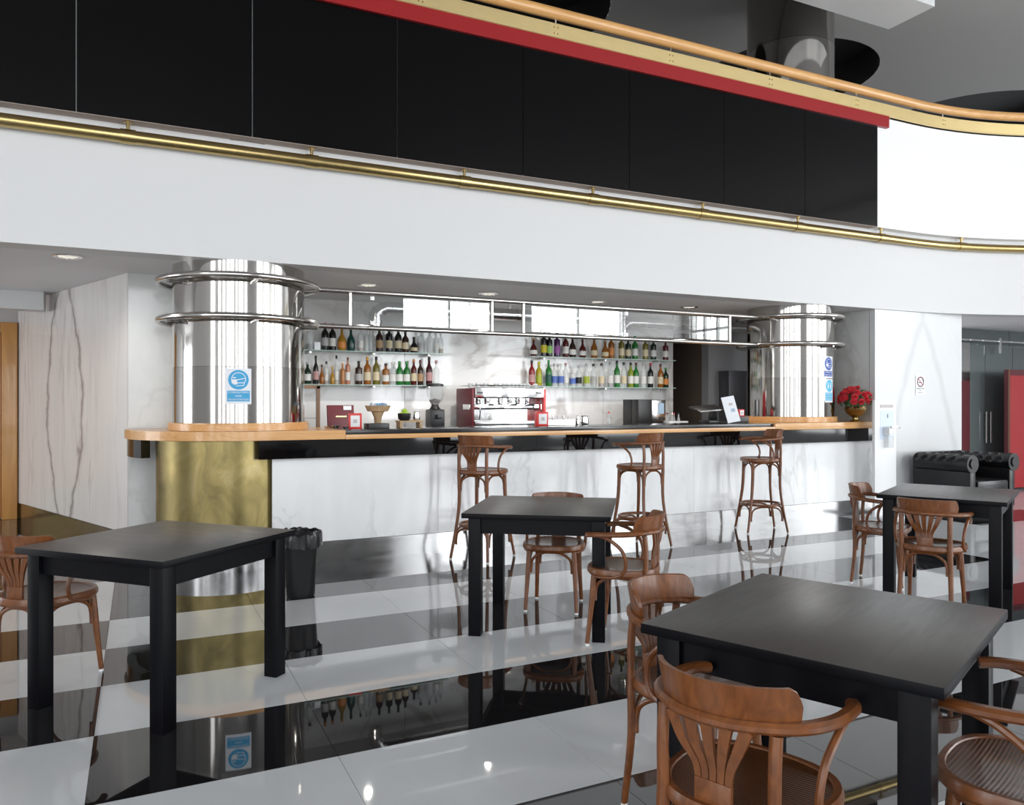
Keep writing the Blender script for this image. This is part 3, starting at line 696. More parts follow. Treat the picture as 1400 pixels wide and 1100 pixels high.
# ------------------------------------------------------------------ bentwood armchairs and bar stools
def seat_outline(rx, k=1.):
    o = []
    for q in range(40):
        a = 2*PI*q/40; c, s = cos(a), sin(a); e = .78
        x = abs(c)**e*(1 if c > 0 else -1)*rx; y = abs(s)**e*(1 if s > 0 else -1)*(rx*1.02)
        y *= 1+.08*(x/rx); o.append((x*k, y*k))
    return o
def make_chair(name, lab, cat, sh, stool=False):
    t = thing(name, lab, cat); up = sh-.45
    # seat frame and panel
    bm = bmesh.new(); ring = []
    for (k, z) in ((.94, sh-.045), (1., sh-.03), (1., sh-.012), (.975, sh), (.90, sh), (.88, sh-.006)):
        ring.append([bm.verts.new((x, y, z)) for x, y in seat_outline(.205, k)])
    ring.append([bm.verts.new((x, y, sh-.045)) for x, y in seat_outline(.205, .86)])
    n = 40
    for a, b in zip(ring, ring[1:]+ring[:1]):
        for k in range(n): bm.faces.new((a[k], a[(k+1) % n], b[(k+1) % n], b[k]))
    seat = finish('seat_frame', bm, m_chair, t)
    bm = bmesh.new(); rr = [[bm.verts.new((x, y, sh-.004-.012*(1-k*k))) for x, y in seat_outline(.205, k*.885)] for k in (1., .75, .5, .25)]
    for a, b in zip(rr, rr[1:]):
        for k in range(n): bm.faces.new((a[k], a[(k+1) % n], b[(k+1) % n], b[k]))
    bm.faces.new(rr[-1])
    finish('seat_panel', bm, m_seatrib, seat)
    sp = 1.22 if stool else 1.
    # legs (rear ones run on up to the bow)
    for s in (-1, 1):
        f = spline([(.135, s*.150, sh-.02), (.148, s*.160, sh*.55), (.172*sp, s*.172*sp, 0.012)], 5)
        sc = [1.+.25*sin(PI*min(1, i/(len(f)-1)*1.3))*.6-.25*(i/(len(f)-1)) for i in range(len(f))]
        lg = finish('leg', tube(bmesh.new(), f, .0165, 10, False, sc), m_chair, t)
        finish('foot_glide', cyl(bmesh.new(), (.172*sp, s*.172*sp), .012, 0, .013, 10), m_whiteplastic, lg)
        b = spline([(-.158, s*.146, sh+.198), (-.166, s*.146, sh+.11), (-.165, s*.146, sh-.01), (-.163, s*.15, sh*.55), (-.185*sp, s*.160*sp, .012)], 5)
        nb = len(b); sc = [.95 if i < nb*.5 else 1.1-.35*(i/nb-.5)*2 for i in range(nb)]
        lg = finish('leg', sweep(bmesh.new(), b, circ(.017, 10, .0145), None, False, sc), m_chair, t)
        finish('foot_glide', cyl(bmesh.new(), (-.185*sp, s*.160*sp), .012, 0, .013, 10), m_whiteplastic, lg)
    # bow arm rail
    za = sh+.205; q_ = .93
    bow = spline([(x*q_, y*q_, z) for x, y, z in [(.175, .215, za-.012), (.12, .235, za-.006), (.0, .238, za), (-.11, .205, za+.006), (-.19, .135, za+.012), (-.232, .05, za+.014), (-.232, -.05, za+.014), (-.19, -.135, za+.012), (-.11, -.205, za+.006), (.0, -.238, za), (.12, -.235, za-.006), (.175, -.215, za-.012)]], 5)
    finish('arm_bow', sweep(bmesh.new(), bow, rect(.036, .028, .3), (0, 0, 1)), m_chair, t)
    # crest board on top of the bow, with clipped ends, leaning back
    bm = bmesh.new(); path = spline([(x*q_, y*q_, z) for x, y, z in [(-.108, .190, 0), (-.165, .150, 0), (-.215, .08, 0), (-.232, 0, 0), (-.215, -.08, 0), (-.165, -.150, 0), (-.108, -.190, 0)]], 5); m = len(path); sec = []
    for i, p in enumerate(path):
        f = i/(m-1); e = min(f, 1-f); h = .080*min(1, .40+e*7.5)+.006*sin(PI*f); out = Vector((p.x, p.y, 0)).normalized()
        z0 = za+.02; lean = .016
        q = [(out*-.008, 0), (out*.008, 0), (out*(.008+lean*h/.09), h), (out*(-.006+lean*h/.09), h)]
        sec.append([bm.verts.new(Vector((p.x, p.y, z0+d))+o) for o, d in q])
    for a, b in zip(sec, sec[1:]):
        for k in range(4): bm.faces.new((a[k], a[(k+1) % 4], b[(k+1) % 4], b[k]))
    bm.faces.new(sec[0][::-1]); bm.faces.new(sec[-1]); bmesh.ops.recalc_face_normals(bm, faces=bm.faces)
    bmesh.ops.bevel(bm, geom=list(bm.edges), offset=.002, segments=1, affect='EDGES')
    finish('crest_board', bm, m_chair, t)
    # fan back: plate and five splats
    bm = bmesh.new(); box(bm, -.184, -.170, -.048, .048, sh-.03, sh+.055, .003); finish('back_plate', bm, m_chair, t)
    for k in range(-2, 3):
        y0, y1 = k*.0195, k*.052
        pts = spline([(-.177, y0, sh+.045), (-.180, y0*1.15, sh+.09), (-.197, y0+(y1-y0)*.5, sh+.145), ((-.226+abs(k)*.006)*q_, y1*q_, sh+.208)], 5)
        sc = [.78+.75*(i/(len(pts)-1))**1.5 for i in range(len(pts))]
        finish('back_slat', sweep(bmesh.new(), pts, [(-.0045, -.0105), (.0045, -.0105), (.0045, .0105), (-.0045, .0105)], (0, 1, 0), False, sc), m_chair, t)
    # curved arm supports
    for s in (-1, 1):
        pts = spline([(.085, s*.217, za-.012), (.02, s*.219, za-.035), (-.045, s*.212, za-.09), (-.065, s*.206, sh+.04), (-.045, s*.204, sh-.015), (.01, s*.202, sh-.04), (.075, s*.19, sh-.045), (.125, s*.162, sh-.05)], 6)
        finish('arm_support', tube(bmesh.new(), pts, .0105, 8), m_chair, t)
    # bent braces between the legs
    def brace(p, q, ztop, zlow):
        a = Vector((*p, 0)); b = Vector((*q, 0)); d = (b-a).normalized()
        P = [a+d*.012+Vector((0, 0, zlow)), a+d*.015+Vector((0, 0, zlow+.06)), a+d*.032+Vector((0, 0, ztop-.038)), a+d*.085+Vector((0, 0, ztop-.006)), (a+b)/2+Vector((0, 0, ztop)), b-d*.085+Vector((0, 0, ztop-.006)), b-d*.032+Vector((0, 0, ztop-.038)), b-d*.015+Vector((0, 0, zlow+.06)), b-d*.012+Vector((0, 0, zlow))]
        finish('brace', tube(bmesh.new(), spline(P, 5), .0095, 8), m_chair, t)
    c4 = [(.142, .150), (.142, -.150), (-.160, -.142), (-.160, .142)]
    for k in range(4): brace(c4[k], c4[(k+1) % 4], sh-.052, sh-.19)
    if stool:
        zr = .30; rr_ = .212
        pts = [(rr_*cos(2*PI*k/40)*.96, rr_*sin(2*PI*k/40)*.98, zr) for k in range(40)]
        finish('foot_ring', sweep(bmesh.new(), pts, rect(.018, .026, .3), (0, 0, 1), True), m_chair, t)
        c5 = [(.178, .186), (.178, -.186), (-.182, -.176), (-.182, .176)]
        for k in range(4): brace(c5[k], c5[(k+1) % 4], zr-.02, zr-.17)
    return t
# seat panel with fine ribs across it
m_seatrib = M('ribbed_seat_veneer', (.10, .035, .012), .3, coat=.3)
Nn, Ll, Bb = nodes(m_seatrib)
_w = Nn.new('ShaderNodeTexWave'); _w.wave_type = 'BANDS'; _w.bands_direction = 'X'; _w.inputs['Scale'].default_value = 30; Ll.new(mapping(Nn, Ll, (1, 1, 1), kind='obj'), _w.inputs['Vector'])
Ll.new(ramp(Nn, Ll, _w.outputs['Fac'], [(.15, (.05, .017, .006)), (.5, (.12, .043, .015))]), Bb.inputs['Base Color']); bumpn(Nn, Ll, Bb, _w.outputs['Fac'], .35, .003)

CH = [(-.42, 4.55, 47, 'brown bentwood armchair at the left edge, its back towards us behind the left table'),
      (2.57, 4.64, -128, 'brown bentwood armchair behind the centre table, facing the camera'),
      (2.57, 3.80, 131, 'brown bentwood armchair on the right side of the centre table'),
      (1.735, 2.13, -68, 'brown bentwood armchair behind the left corner of the nearest table'),
      (1.39, 1.50, 21, 'brown bentwood armchair nearest the camera, fan back towards us'),
      (2.07, 1.21, 110, 'brown bentwood armchair at the lower right corner with ribbed seat showing'),
      (5.20, 4.15, -62, 'brown bentwood armchair at the left side of the far right table'),
      (4.86, 3.49, 24, 'brown bentwood armchair with its back to us at the far right table')]
proto = make_chair('bentwood_armchair', '', 'chair', .45)
for k, (x, y, a, lab) in enumerate(CH):
    o = proto if k == 0 else dup(proto)
    o.location = (x, y, 0); o.rotation_euler = (0, 0, R(a)); tag(o, lab, 'chair', 'bentwood armchairs')
ST = [(2.80, 6.40, 34, 'bentwood bar stool in front of the espresso machine'), (4.38, 6.20, 106, 'middle bentwood bar stool, behind the centre table'), (6.11, 6.40, 156, 'bentwood bar stool nearest the right column')]
sproto = make_chair('bar_stool', '', 'bar stool', .80, True)
for k, (x, y, a, lab) in enumerate(ST):
    o = sproto if k == 0 else dup(sproto)
    o.location = (x, y, 0); o.rotation_euler = (0, 0, R(a)); tag(o, lab, 'bar stool', 'bentwood bar stools')

# ------------------------------------------------------------------ glass shelves and bottles
SHY = 8.93
def shelf(x0, x1, z, lab):
    t = thing('glass_shelf', lab, 'shelf', ((x0+x1)/2, SHY, z), 0, 'glass bottle shelves'); w_ = (x1-x0)/2
    bxo('glass_plate', (-w_, w_, -.09, .118, -.012, 0), m_shelfglass, t)
    for x in ((-w_+.2), -.0, (w_-.25)): bxo('shelf_bracket', (x-.014, x+.014, -.06, .118, -.04, -.0125), m_tube, t, .003)
shelf(1.55, 3.42, 2.0, 'upper glass shelf of bottles on the left'); shelf(1.55, 3.42, 1.61, 'lower glass shelf of bottles on the left')
shelf(4.56, 6.86, 2.0, 'upper glass shelf of bottles on the right'); shelf(4.56, 6.86, 1.61, 'lower glass shelf of bottles on the right')
glassmats = {}
def gm(c, a=1.):
    k = (c, a)
    if k not in glassmats: glassmats[k] = M('bottle_glass', tuple(x*(1. if a < 1 else .48) for x in c), .08, ior=1.5, alpha=a)
    return glassmats[k]
paints = {}
def pm(c):
    if c not in paints: paints[c] = M('label_print', tuple(x*.8 for x in c), .5)
    return paints[c]
K = dict(clear=(.70, .74, .75), black=(.012, .012, .012), brown=(.06, .022, .010), amber=(.50, .17, .02), gold=(.70, .36, .03), teal=(.01, .09, .08), dgreen=(.015, .05, .02), green=(.03, .30, .05), red=(.45, .015, .02), dred=(.16, .015, .015), maroon=(.09, .012, .02), pink=(.75, .28, .16), orange=(.70, .25, .05), yellow=(.70, .60, .03), olive=(.28, .24, .03), lime=(.40, .50, .04), purple=(.10, .02, .13), white=(.80, .80, .78), cream=(.72, .62, .42), grey=(.45, .45, .45), blue=(.10, .18, .55), lg=(.30, .60, .15), tan=(.45, .28, .14), pinkl=(.55, .30, .30), violet=(.35, .10, .40))
W = dict(clear='clear', black='black', brown='dark brown', amber='amber', gold='golden', teal='teal', dgreen='dark green', green='green', red='red', dred='dark red', maroon='maroon', pink='rose coloured', orange='orange', yellow='yellow', olive='olive', lime='lime green', purple='dark purple', white='white', cream='cream', grey='grey', blue='blue', lg='light green', tan='tan', pinkl='dusky pink', violet='violet')
PROF = {  # radius, height pairs for 1 m of height; body radius scale
 's': [(.0, 0), (.95, 0), (1, .02), (1, .60), (.92, .66), (.45, .76), (.36, .80), (.36, 1)],       # standard
 'w': [(.0, 0), (.95, 0), (1, .02), (1, .55), (.9, .62), (.55, .70), (.36, .78), (.33, 1)],
 'q': [(.0, 0), (.97, 0), (1, .02), (1, .68), (.95, .72), (.42, .77), (.36, .80), (.36, 1)],         # square shoulder
 'r': [(.0, 0), (.8, 0), (1, .10), (1, .35), (.85, .50), (.45, .62), (.32, .70), (.32, 1)]}         # round
bmesh_cache = {}
def bottle(x, z, h, rad, glass, lab_c, cap_c, shp, text, liquid=None):
    t = thing('bottle', text, 'bottle', (x, SHY+random.uniform(-.02, .03), z), 0, 'bottles on the glass shelves')
    key = (round(h, 3), round(rad, 3), shp)
    def mesh(kind, fn):
        if (key, kind) not in bmesh_cache:
            bm = fn(bmesh.new()); bmesh.ops.recalc_face_normals(bm, faces=bm.faces); me = bpy.data.meshes.new(kind); bm.to_mesh(me); bm.free(); bmesh_cache[(key, kind)] = me
        return bmesh_cache[(key, kind)].copy()
    pr = [(max(a*rad, .0005), b*h) for a, b in PROF[shp]]; top = .36 if shp != 'r' else .32
    link('body', mesh('body', lambda bm: lathe(bm, pr, (0, 0, 0), 14)), gm(K[glass], .42) if glass == 'clear' else gm(K[glass], 1.), t)
    link('cap', mesh('cap', lambda bm: lathe(bm, [(top*rad+.002, h*.90), (top*rad+.002, h*1.02), (.0005, h*1.02)], (0, 0, 0), 12, False)), pm(K[cap_c]), t)
    if lab_c: link('paper_label', mesh('label', lambda bm: lathe(bm, [(rad+.0012, h*(.16 if shp != 'r' else .12)), (rad+.0012, h*(.46 if shp != 'r' else .34))], (0, 0, 0), 14, False)), pm(K[lab_c]), t)
    if liquid: link('liquid', mesh('liquid', lambda bm: lathe(bm, [(.0005, .004), (rad*.93, .004), (rad*.93, h*.24), (.0005, h*.24)], (0, 0, 0), 12, False)), gm(K[liquid], 1.), t)
UL = [(1.755, 'clear', None, 'black', 's', .28, 'black'), (1.925, 'black', 'grey', 'orange', 's', .31), (2.017, 'black', 'white', 'orange', 's', .31), (2.119, 'gold', 'orange', 'gold', 'r', .29), (2.231, 'teal', None, 'black', 'r', .29), (2.343, 'clear', 'white', 'black', 'q', .28, 'pink'), (2.413, 'clear', None, 'grey', 's', .29), (2.466, 'clear', None, 'white', 's', .30), (2.563, 'brown', 'tan', 'black', 's', .29), (2.689, 'black', 'cream', 'black', 'q', .30), (2.797, 'black', 'cream', 'black', 's', .30), (2.885, 'brown', 'cream', 'brown', 's', .26), (3.0, 'black', 'cream', 'black', 'r', .19), (3.093, 'clear', 'grey', 'black', 'q', .28), (3.196, 'clear', None, 'grey', 's', .28), (3.282, 'clear', 'white', 'grey', 's', .27), (3.348, 'clear', None, 'white', 's', .27, 'gold')]
LL = [(1.734, 'dgreen', 'white', 'grey', 'w', .25), (1.825, 'black', 'pinkl', 'black', 'w', .32), (1.891, 'amber', None, 'black', 'r', .22), (1.950, 'clear', 'white', 'black', 'q', .26, 'amber'), (2.009, 'gold', None, 'gold', 'r', .20), (2.065, 'clear', 'white', 'black', 's', .33, 'gold'), (2.130, 'orange', None, 'orange', 'q', .24), (2.188, 'pink', 'white', 'dred', 'q', .31), (2.317, 'brown', 'grey', 'black', 'q', .27), (2.422, 'amber', 'cream', 'gold', 's', .32), (2.537, 'olive', 'cream', 'black', 's', .33), (2.644, 'amber', 'white', 'brown', 'q', .25), (2.734, 'clear', 'white', 'white', 'q', .27), (2.82, 'green', 'white', 'green', 's', .28), (2.907, 'green', 'white', 'green', 's', .28), (3.0, 'dred', 'cream', 'orange', 's', .31), (3.074, 'brown', 'tan', 'dred', 's', .30), (3.187, 'maroon', 'pinkl', 'black', 'w', .34), (3.282, 'clear', None, 'pinkl', 's', .30)]
UR = [(4.637, 'dred', 'white', 'tan', 'r', .24), (4.783, 'black', 'yellow', 'black', 'q', .33), (4.865, 'black', 'lg', 'black', 'q', .31), (4.986, 'purple', 'violet', 'black', 'q', .32), (5.114, 'dred', 'white', 'brown', 's', .31), (5.215, 'brown', 'white', 'gold', 'r', .31), (5.385, 'dred', 'white', 'black', 'r', .27), (5.564, 'amber', 'cream', 'black', 'r', .31), (5.728, 'amber', 'cream', 'grey', 'r', .25), (5.835, 'amber', 'orange', 'gold', 's', .32), (6.002, 'olive', 'cream', 'black', 'q', .31), (6.123, 'dgreen', 'cream', 'black', 'q', .29), (6.233, 'green', 'white', 'green', 's', .32), (6.394, 'olive', 'cream', 'black', 'q', .30), (6.557, 'dgreen', 'white', 'black', 'q', .30), (6.735, 'dred', 'white', 'red', 'q', .28)]
LR = [(4.605, 'red', 'pinkl', 'black', 's', .33), (4.718, 'yellow', 'lime', 'yellow', 's', .32), (4.848, 'green', 'teal', 'green', 's', .34), (4.942, 'clear', 'blue', 'grey', 's', .30), (5.03, 'clear', 'blue', 'white', 's', .30), (5.119, 'clear', 'white', 'pinkl', 's', .31), (5.232, 'clear', 'blue', 'white', 'q', .25), (5.317, 'clear', 'black', 'grey', 's', .28), (5.449, 'clear', 'lime', 'grey', 's', .31), (5.541, 'clear', 'grey', 'black', 's', .31), (5.681, 'clear', 'cream', 'brown', 's', .32, 'red'), (5.823, 'clear', 'white', 'grey', 's', .34, 'dred'), (5.93, 'green', 'white', 'black', 's', .36), (6.038, 'clear', 'cream', 'black', 's', .34), (6.166, 'lime', 'white', 'black', 's', .34), (6.258, 'green', 'white', 'dred', 's', .34), (6.369, 'clear', 'white', 'grey', 's', .34), (6.494, 'black', 'white', 'red', 's', .34), (6.645, 'amber', 'cream', 'brown', 's', .33), (6.76, 'dgreen', 'orange', 'green', 's', .28)]
for rows, z, where in ((UL, 2.0, 'upper left shelf'), (LL, 1.61, 'lower left shelf'), (UR, 2.0, 'upper right shelf'), (LR, 1.61, 'lower right shelf')):
    for k, q in enumerate(rows):
        x, g, l, c, shp, h = q[:6]; liq = q[6] if len(q) > 6 else None
        look = W[g]+' bottle'+(' with '+W[l]+' label' if l else ' without label')
        rad = .041 if shp != 'r' else .048
        gap = min([abs(x-r[0]) for r in rows if r is not q]); rad = min(rad, gap/2-.002)
        bottle(x, z, h, rad, g, l, c, shp, '%s, %s from the left on the %s' % (look, ORD[k], where), liq)
tag(bxo('white_box', (-.035, .035, -.03, .03, 0, .09), m_card, None, .003, (1.835, 8.93, 2.0)), 'small white box between bottles on the upper left shelf', 'box')

# ------------------------------------------------------------------ back counter and what stands on it
bcu = thing('back_counter', 'dark counter along the marble wall behind the bar', 'counter', (4.2, 8.7, 0))
bxo('cabinet_body', (-3.2, 2.7, -.28, .34, 0, 1.02), m_black, bcu)
bxo('stone_top', (-3.22, 2.72, -.33, .345, 1.02, 1.05), m_blackstone, bcu, .003)
BZ = 1.05; TZ = 1.155
# espresso machine
em = thing('espresso_machine', 'large chrome and red espresso machine with cups on top', 'espresso machine', (4.0, 8.58, BZ))
for s in (-1, 1): bxo('side_panel', (s*.475-.016, s*.475+.016, -.25, .25, .03, .52), m_maroon if s < 0 else m_redplastic, em, .008)
bxo('top_housing', (-.455, .455, -.27, .24, .40, .53), m_chrome, em, .012)
bxo('back_housing', (-.455, .455, .02, .24, .05, .40), m_chrome, em)
bxo('group_bar', (-.50, .44, -.20, .02, .265, .33), m_chrome, em, .008)
bxo('drip_tray', (-.455, .455, -.26, .02, .06, .13), m_plinth, em, .006)
bxo('splash_panel', (-.45, .45, -.02, .02, .13, .27), m_chrome, em)
bxo('base_bar', (-.455, .455, -.24, .2, .02, .06), m_chrome, em, .006)
for x in (-.4, .4):
    for y in (-.2, .18): finish('foot', cyl(bmesh.new(), (x, y), .02, 0, .022, 12), m_black, em)
for x in (-.24, .06, .30):
    bm = lathe(bmesh.new(), [(.03, .33), (.036, .36), (.036, .41)], (x, -.12, 0), 16); g = finish('group_head', bm, m_chrome, em)
    bm = tube(bmesh.new(), [(x, -.12, .325), (x, -.30, .318)], .012, 8); cyl(bm, (x, -.12), .034, .30, .335, 14); finish('portafilter', bm, m_black, g)
for x in (-.40, .41):
    finish('steam_wand', tube(bmesh.new(), spline([(x, -.2, .38), (x, -.27, .36), (x, -.28, .25), (x, -.26, .15)], 4), .007, 8), m_chrome, em)
for x in (-.40, .38): bxo('maker_badge', (x-.035, x+.035, -.276, -.268, .455, .475), m_black, em)
bm = tube(bmesh.new(), [(-.45, -.25, .555), (.45, -.25, .555), (.45, .22, .555), (-.45, .22, .555)], .006, 6, True); finish('cup_rail', bm, m_chrome, em)
cupm = None; m_cup = M('glass_cup_material', (.62, .66, .68), .1, alpha=.7)
for k in range(16):
    x = -.40+.052*k+random.uniform(-.006, .006); y = random.choice((-.17, -.08, .02))
    if cupm is None:
        bm = lathe(bmesh.new(), [(.018, 0), (.026, .012), (.031, .05), (.029, .05), (.024, .014), (.001, .008)], (0, 0, 0), 14, False); cupm = bpy.data.meshes.new('cup'); bm.to_mesh(cupm); bm.free(); cupm.materials.append(m_cup)
    o = link('glass_cup', cupm, None); o.location = (4.0+x, 8.58+y, BZ+.531)
    tag(o, '%s glass cup from the left on top of the espresso machine' % ORD[k], 'cup', 'cups on the espresso machine')
# grinder
def grinder(x, y, lab):
    t = thing('coffee_grinder', lab, 'coffee grinder', (x, y, BZ), 0, 'coffee grinders')
    bxo('body', (-.085, .085, -.11, .11, .03, .27), m_black, t, .02); bxo('base', (-.095, .095, -.14, .12, 0, .035), m_black, t, .01)
    finish('neck', lathe(bmesh.new(), [(.07, .27), (.045, .30), (.04, .33)], (0, 0, 0), 18), m_black, t)
    finish('bean_hopper', lathe(bmesh.new(), [(.045, .33), (.075, .38), (.095, .44), (.098, .545)], (0, 0, 0), 22, False), m_hopper, t)
    finish('hopper_lid', lathe(bmesh.new(), [(.101, .54), (.101, .565), (.06, .575), (.001, .575)], (0, 0, 0), 22, False), m_black, t)
    finish('coffee_beans', lathe(bmesh.new(), [(.043, .333), (.07, .376), (.001, .40)], (0, 0, 0), 18, False), pm(K['brown']), t)
    bxo('spout', (-.03, .03, -.16, -.10, .16, .21), m_black, t, .006)
grinder(3.13, 8.55, 'black coffee grinder with clear hopper left of the espresso machine')
# lime bowl on a small wooden stand
t = thing('wooden_stand', 'small wooden stand holding a bowl of limes on the bar', 'stand', (2.37, 7.2, TZ))
bxo('top_board', (-.12, .12, -.07, .07, .055, .07), m_wicker, t, .003)
for s in (-1, 1): bxo('leg', (s*.10-.012, s*.10+.012, -.06, .06, 0, .055), m_wicker, t)
tag(finish('dark_bowl', lathe(bmesh.new(), [(.045, 0), (.06, .02), (.064, .07), (.058, .07), (.05, .02), (.001, .012)], (2.32, 7.2, TZ+.071), 20, False), m_black), 'dark bowl heaped with limes on the small wooden stand', 'bowl')
for k, (dx, dy, dz) in enumerate(((-.03, -.02, .078), (.0, -.035, .08), (.03, -.01, .078), (-.005, .02, .08), (.0, -.01, .11))):
    bm = bmesh.new(); bmesh.ops.create_uvsphere(bm, u_segments=14, v_segments=10, radius=.024)
    for v in bm.verts: v.co.x *= 1.15; v.co *= (1+.12*max(0, abs(v.co.x)/.028-.85))
    o = finish('lime', bm, m_lime); o.location = (2.32+dx, 7.2+dy, TZ+.071+dz-.02); tag(o, ['leftmost lime in the dark bowl', 'front lime in the dark bowl', 'rightmost lime in the dark bowl', 'rear lime in the dark bowl', 'topmost lime in the dark bowl'][k], 'lime', 'limes in the bowl')
tag(finish('steel_jug', lathe(bmesh.new(), [(.03, 0), (.036, .01), (.034, .05), (.028, .07), (.031, .085), (.026, .085), (.001, .02)], (2.445, 7.2, TZ+.071), 18, False), m_chrome), 'small steel jug beside the bowl of limes', 'jug')
# wooden packet stand
t = thing('packet_stand', 'pale wooden stand topped by a basket of packets on the bar', 'stand', (2.09, 7.32, TZ))
finish('stem', lathe(bmesh.new(), [(.035, 0), (.03, .02), (.038, .10), (.062, .155)], (0, 0, 0), 18), m_wicker, t)
finish('basket', lathe(bmesh.new(), [(.062, .155), (.10, .16), (.125, .215), (.118, .215), (.09, .17), (.001, .168)], (0, 0, 0), 22, False), m_wicker, t)
for k in range(7):
    a = 2*PI*k/7; o = bxo('packet', (-.03, .03, -.006, .006, 0, .05), [m_parcels, m_card, m_blue][k % 3], t, .002, (.055*cos(a), .055*sin(a), .19), (R(20*sin(a)), R(15*cos(a)), a))
tag(bxo('black_tray', (-.10, .10, -.09, .09, 0, .05), m_black, None, .006, (2.01, 7.08, TZ)), 'low black tray on the bar beside the red napkin dispenser', 'tray')
def napkin(x, y, z, s, lab):
    t = thing('napkin_dispenser', lab, 'napkin dispenser', (x, y, z), R(-12), 'red napkin dispensers')
    bxo('body', (-.06*s, .06*s, -.055*s, .055*s, 0, .145*s), m_redplastic, t, .008); bxo('napkin_face', (-.042*s, .042*s, -.058*s, -.05*s, .02*s, .125*s), m_whiteplastic, t, .003)
    bxo('print', (-.018*s, .018*s, -.0595*s, -.0575*s, .055*s, .09*s), m_pinkprint, t)
m_pinkprint = M('faded_print', (.55, .5, .5), .5)
napkin(1.81, 7.1, TZ, 1., 'red napkin dispenser on the left end of the black bar top')
napkin(3.80, 7.15, TZ, 1.02, 'red napkin dispenser in front of the espresso machine')
t = thing('menu_holder', 'maroon menu folder standing on the back counter at the left', 'folder', (2.0, 8.42, BZ), R(4))
bxo('cover', (-.15, .15, 0, .03, 0, .325), m_maroon, t, .004, None, (R(-8), 0, 0)); bxo('white_tag', (.03, .12, -.006, .0, .27, .315), m_card, t, 0, None, (R(-8), 0, 0)); bxo('gold_print', (-.06, .06, -.008, -.002, .19, .205), m_brass, t, 0, None, (R(-8), 0, 0))
t = thing('dark_wood_stand', 'tall dark wooden stand beside the left column behind the bar', 'stand', (1.72, 8.5, BZ))
bxo('upright', (.02, .055, -.03, .03, 0, .53), m_darkdoor, t); bxo('top_bar', (-.12, .055, -.03, .03, .5, .54), m_darkdoor, t)
for z in (.18, .36): bxo('cross_wire', (-.12, .02, -.004, .004, z-.004, z+.004), m_tube, t)
for k, (x, y, r) in enumerate(((1.66, 7.25, .05), (1.70, 7.0, .035), (1.60, 7.3, .035))):
    tag(finish('steel_bowl', lathe(bmesh.new(), [(r*.5, 0), (r, r*.55), (r*.93, r*.55), (r*.45, .006), (.001, .006)], (x, y, TZ+.004), 18, False), m_chrome), ['largest steel bowl on the wooden bar end', 'small steel dish nearest the edge of the wooden bar end', 'small steel dish at the back of the wooden bar end'][k], 'bowl', 'steel bowls on the bar end')
# right of the espresso machine
t = thing('cutlery_box', 'grey metal box of bar tools right of the red napkin dispenser', 'box', (4.06, 7.25, TZ))
bxo('front_wall', (-.17, .17, -.08, -.075, 0, .065), m_plinth, t); bxo('rear_wall', (-.17, .17, .075, .08, 0, .065), m_plinth, t); bxo('bottom', (-.17, .17, -.08, .08, 0, .006), m_plinth, t)
for s in (-.17, .165): bxo('end_wall', (s, s+.005, -.08, .08, 0, .065), m_black, t)
for k in range(5): bxo('tool', (-.14+.06*k, -.125+.06*k, -.01, .01, .03, .10+.012*(k % 2)), m_chrome if k % 2 else m_card, t, .002, None, (R(8), R(-6+4*k), 0))
tag(finish('milk_jug', lathe(bmesh.new(), [(.04, 0), (.046, .02), (.043, .06), (.035, .085), (.04, .10), (.034, .10), (.001, .03)], (4.42, 7.3, TZ), 18, False), m_chrome), 'shiny steel milk jug on the bar below the right shelves', 'jug')
tag(finish('salt_pot', lathe(bmesh.new(), [(.02, 0), (.022, .01), (.02, .06), (.012, .08), (.014, .10), (.001, .105)], (4.30, 7.25, TZ), 14, False), m_chrome), 'small steel pot left of the milk jug', 'pot')
t = thing('oil_bottle', 'slim clear bottle with red cap standing alone on the bar', 'bottle', (4.70, 7.25, TZ))
finish('body', lathe(bmesh.new(), [(.02, 0), (.023, .006), (.023, .07), (.009, .10), (.009, .125)], (0, 0, 0), 14), m_clear, t); finish('cap', cyl(bmesh.new(), (0, 0), .011, .125, .145, 10), m_redplastic, t)
t = thing('coffee_dispenser', 'black and silver coffee machine right of centre on the back counter', 'coffee machine', (6.12, 8.55, BZ))
bxo('body', (-.22, .22, -.02, .2, 0, .39), m_black, t, .006); bxo('side_block', (-.22, .0, -.16, -.0, 0, .39), m_black, t, .006)
bxo('steel_front', (.0, .22, -.16, -.02, .03, .385), m_plinth, t, .01); bxo('display', (.10, .19, -.165, -.158, .20, .34), m_parcels, t); bxo('button_row', (.11, .18, -.166, -.158, .12, .16), m_black, t); bxo('drip_grid', (.0, .22, -.18, -.02, 0, .03), m_chrome, t)
for k in range(5):
    t = thing('syrup_bottle', '%s small bottle from the left beside the coffee machine' % ORD[k], 'bottle', (6.42+.055*k, 8.5+.03*(k % 2), BZ), 0, 'small bottles by the coffee machine')
    finish('body', lathe(bmesh.new(), [(.022, 0), (.024, .01), (.022, .12), (.01, .16), (.01, .19)], (0, 0, 0), 12), m_clear, t); finish('cap', cyl(bmesh.new(), (0, 0), .012, .19, .21, 10), [m_redplastic, m_black, m_chrome][k % 3], t)
tag(bxo('white_crate', (-.16, .16, -.06, .06, 0, .10), m_whiteplastic, None, .008, (6.52, 8.40, BZ)), 'low white crate in front of small bottles by the coffee machine', 'crate')
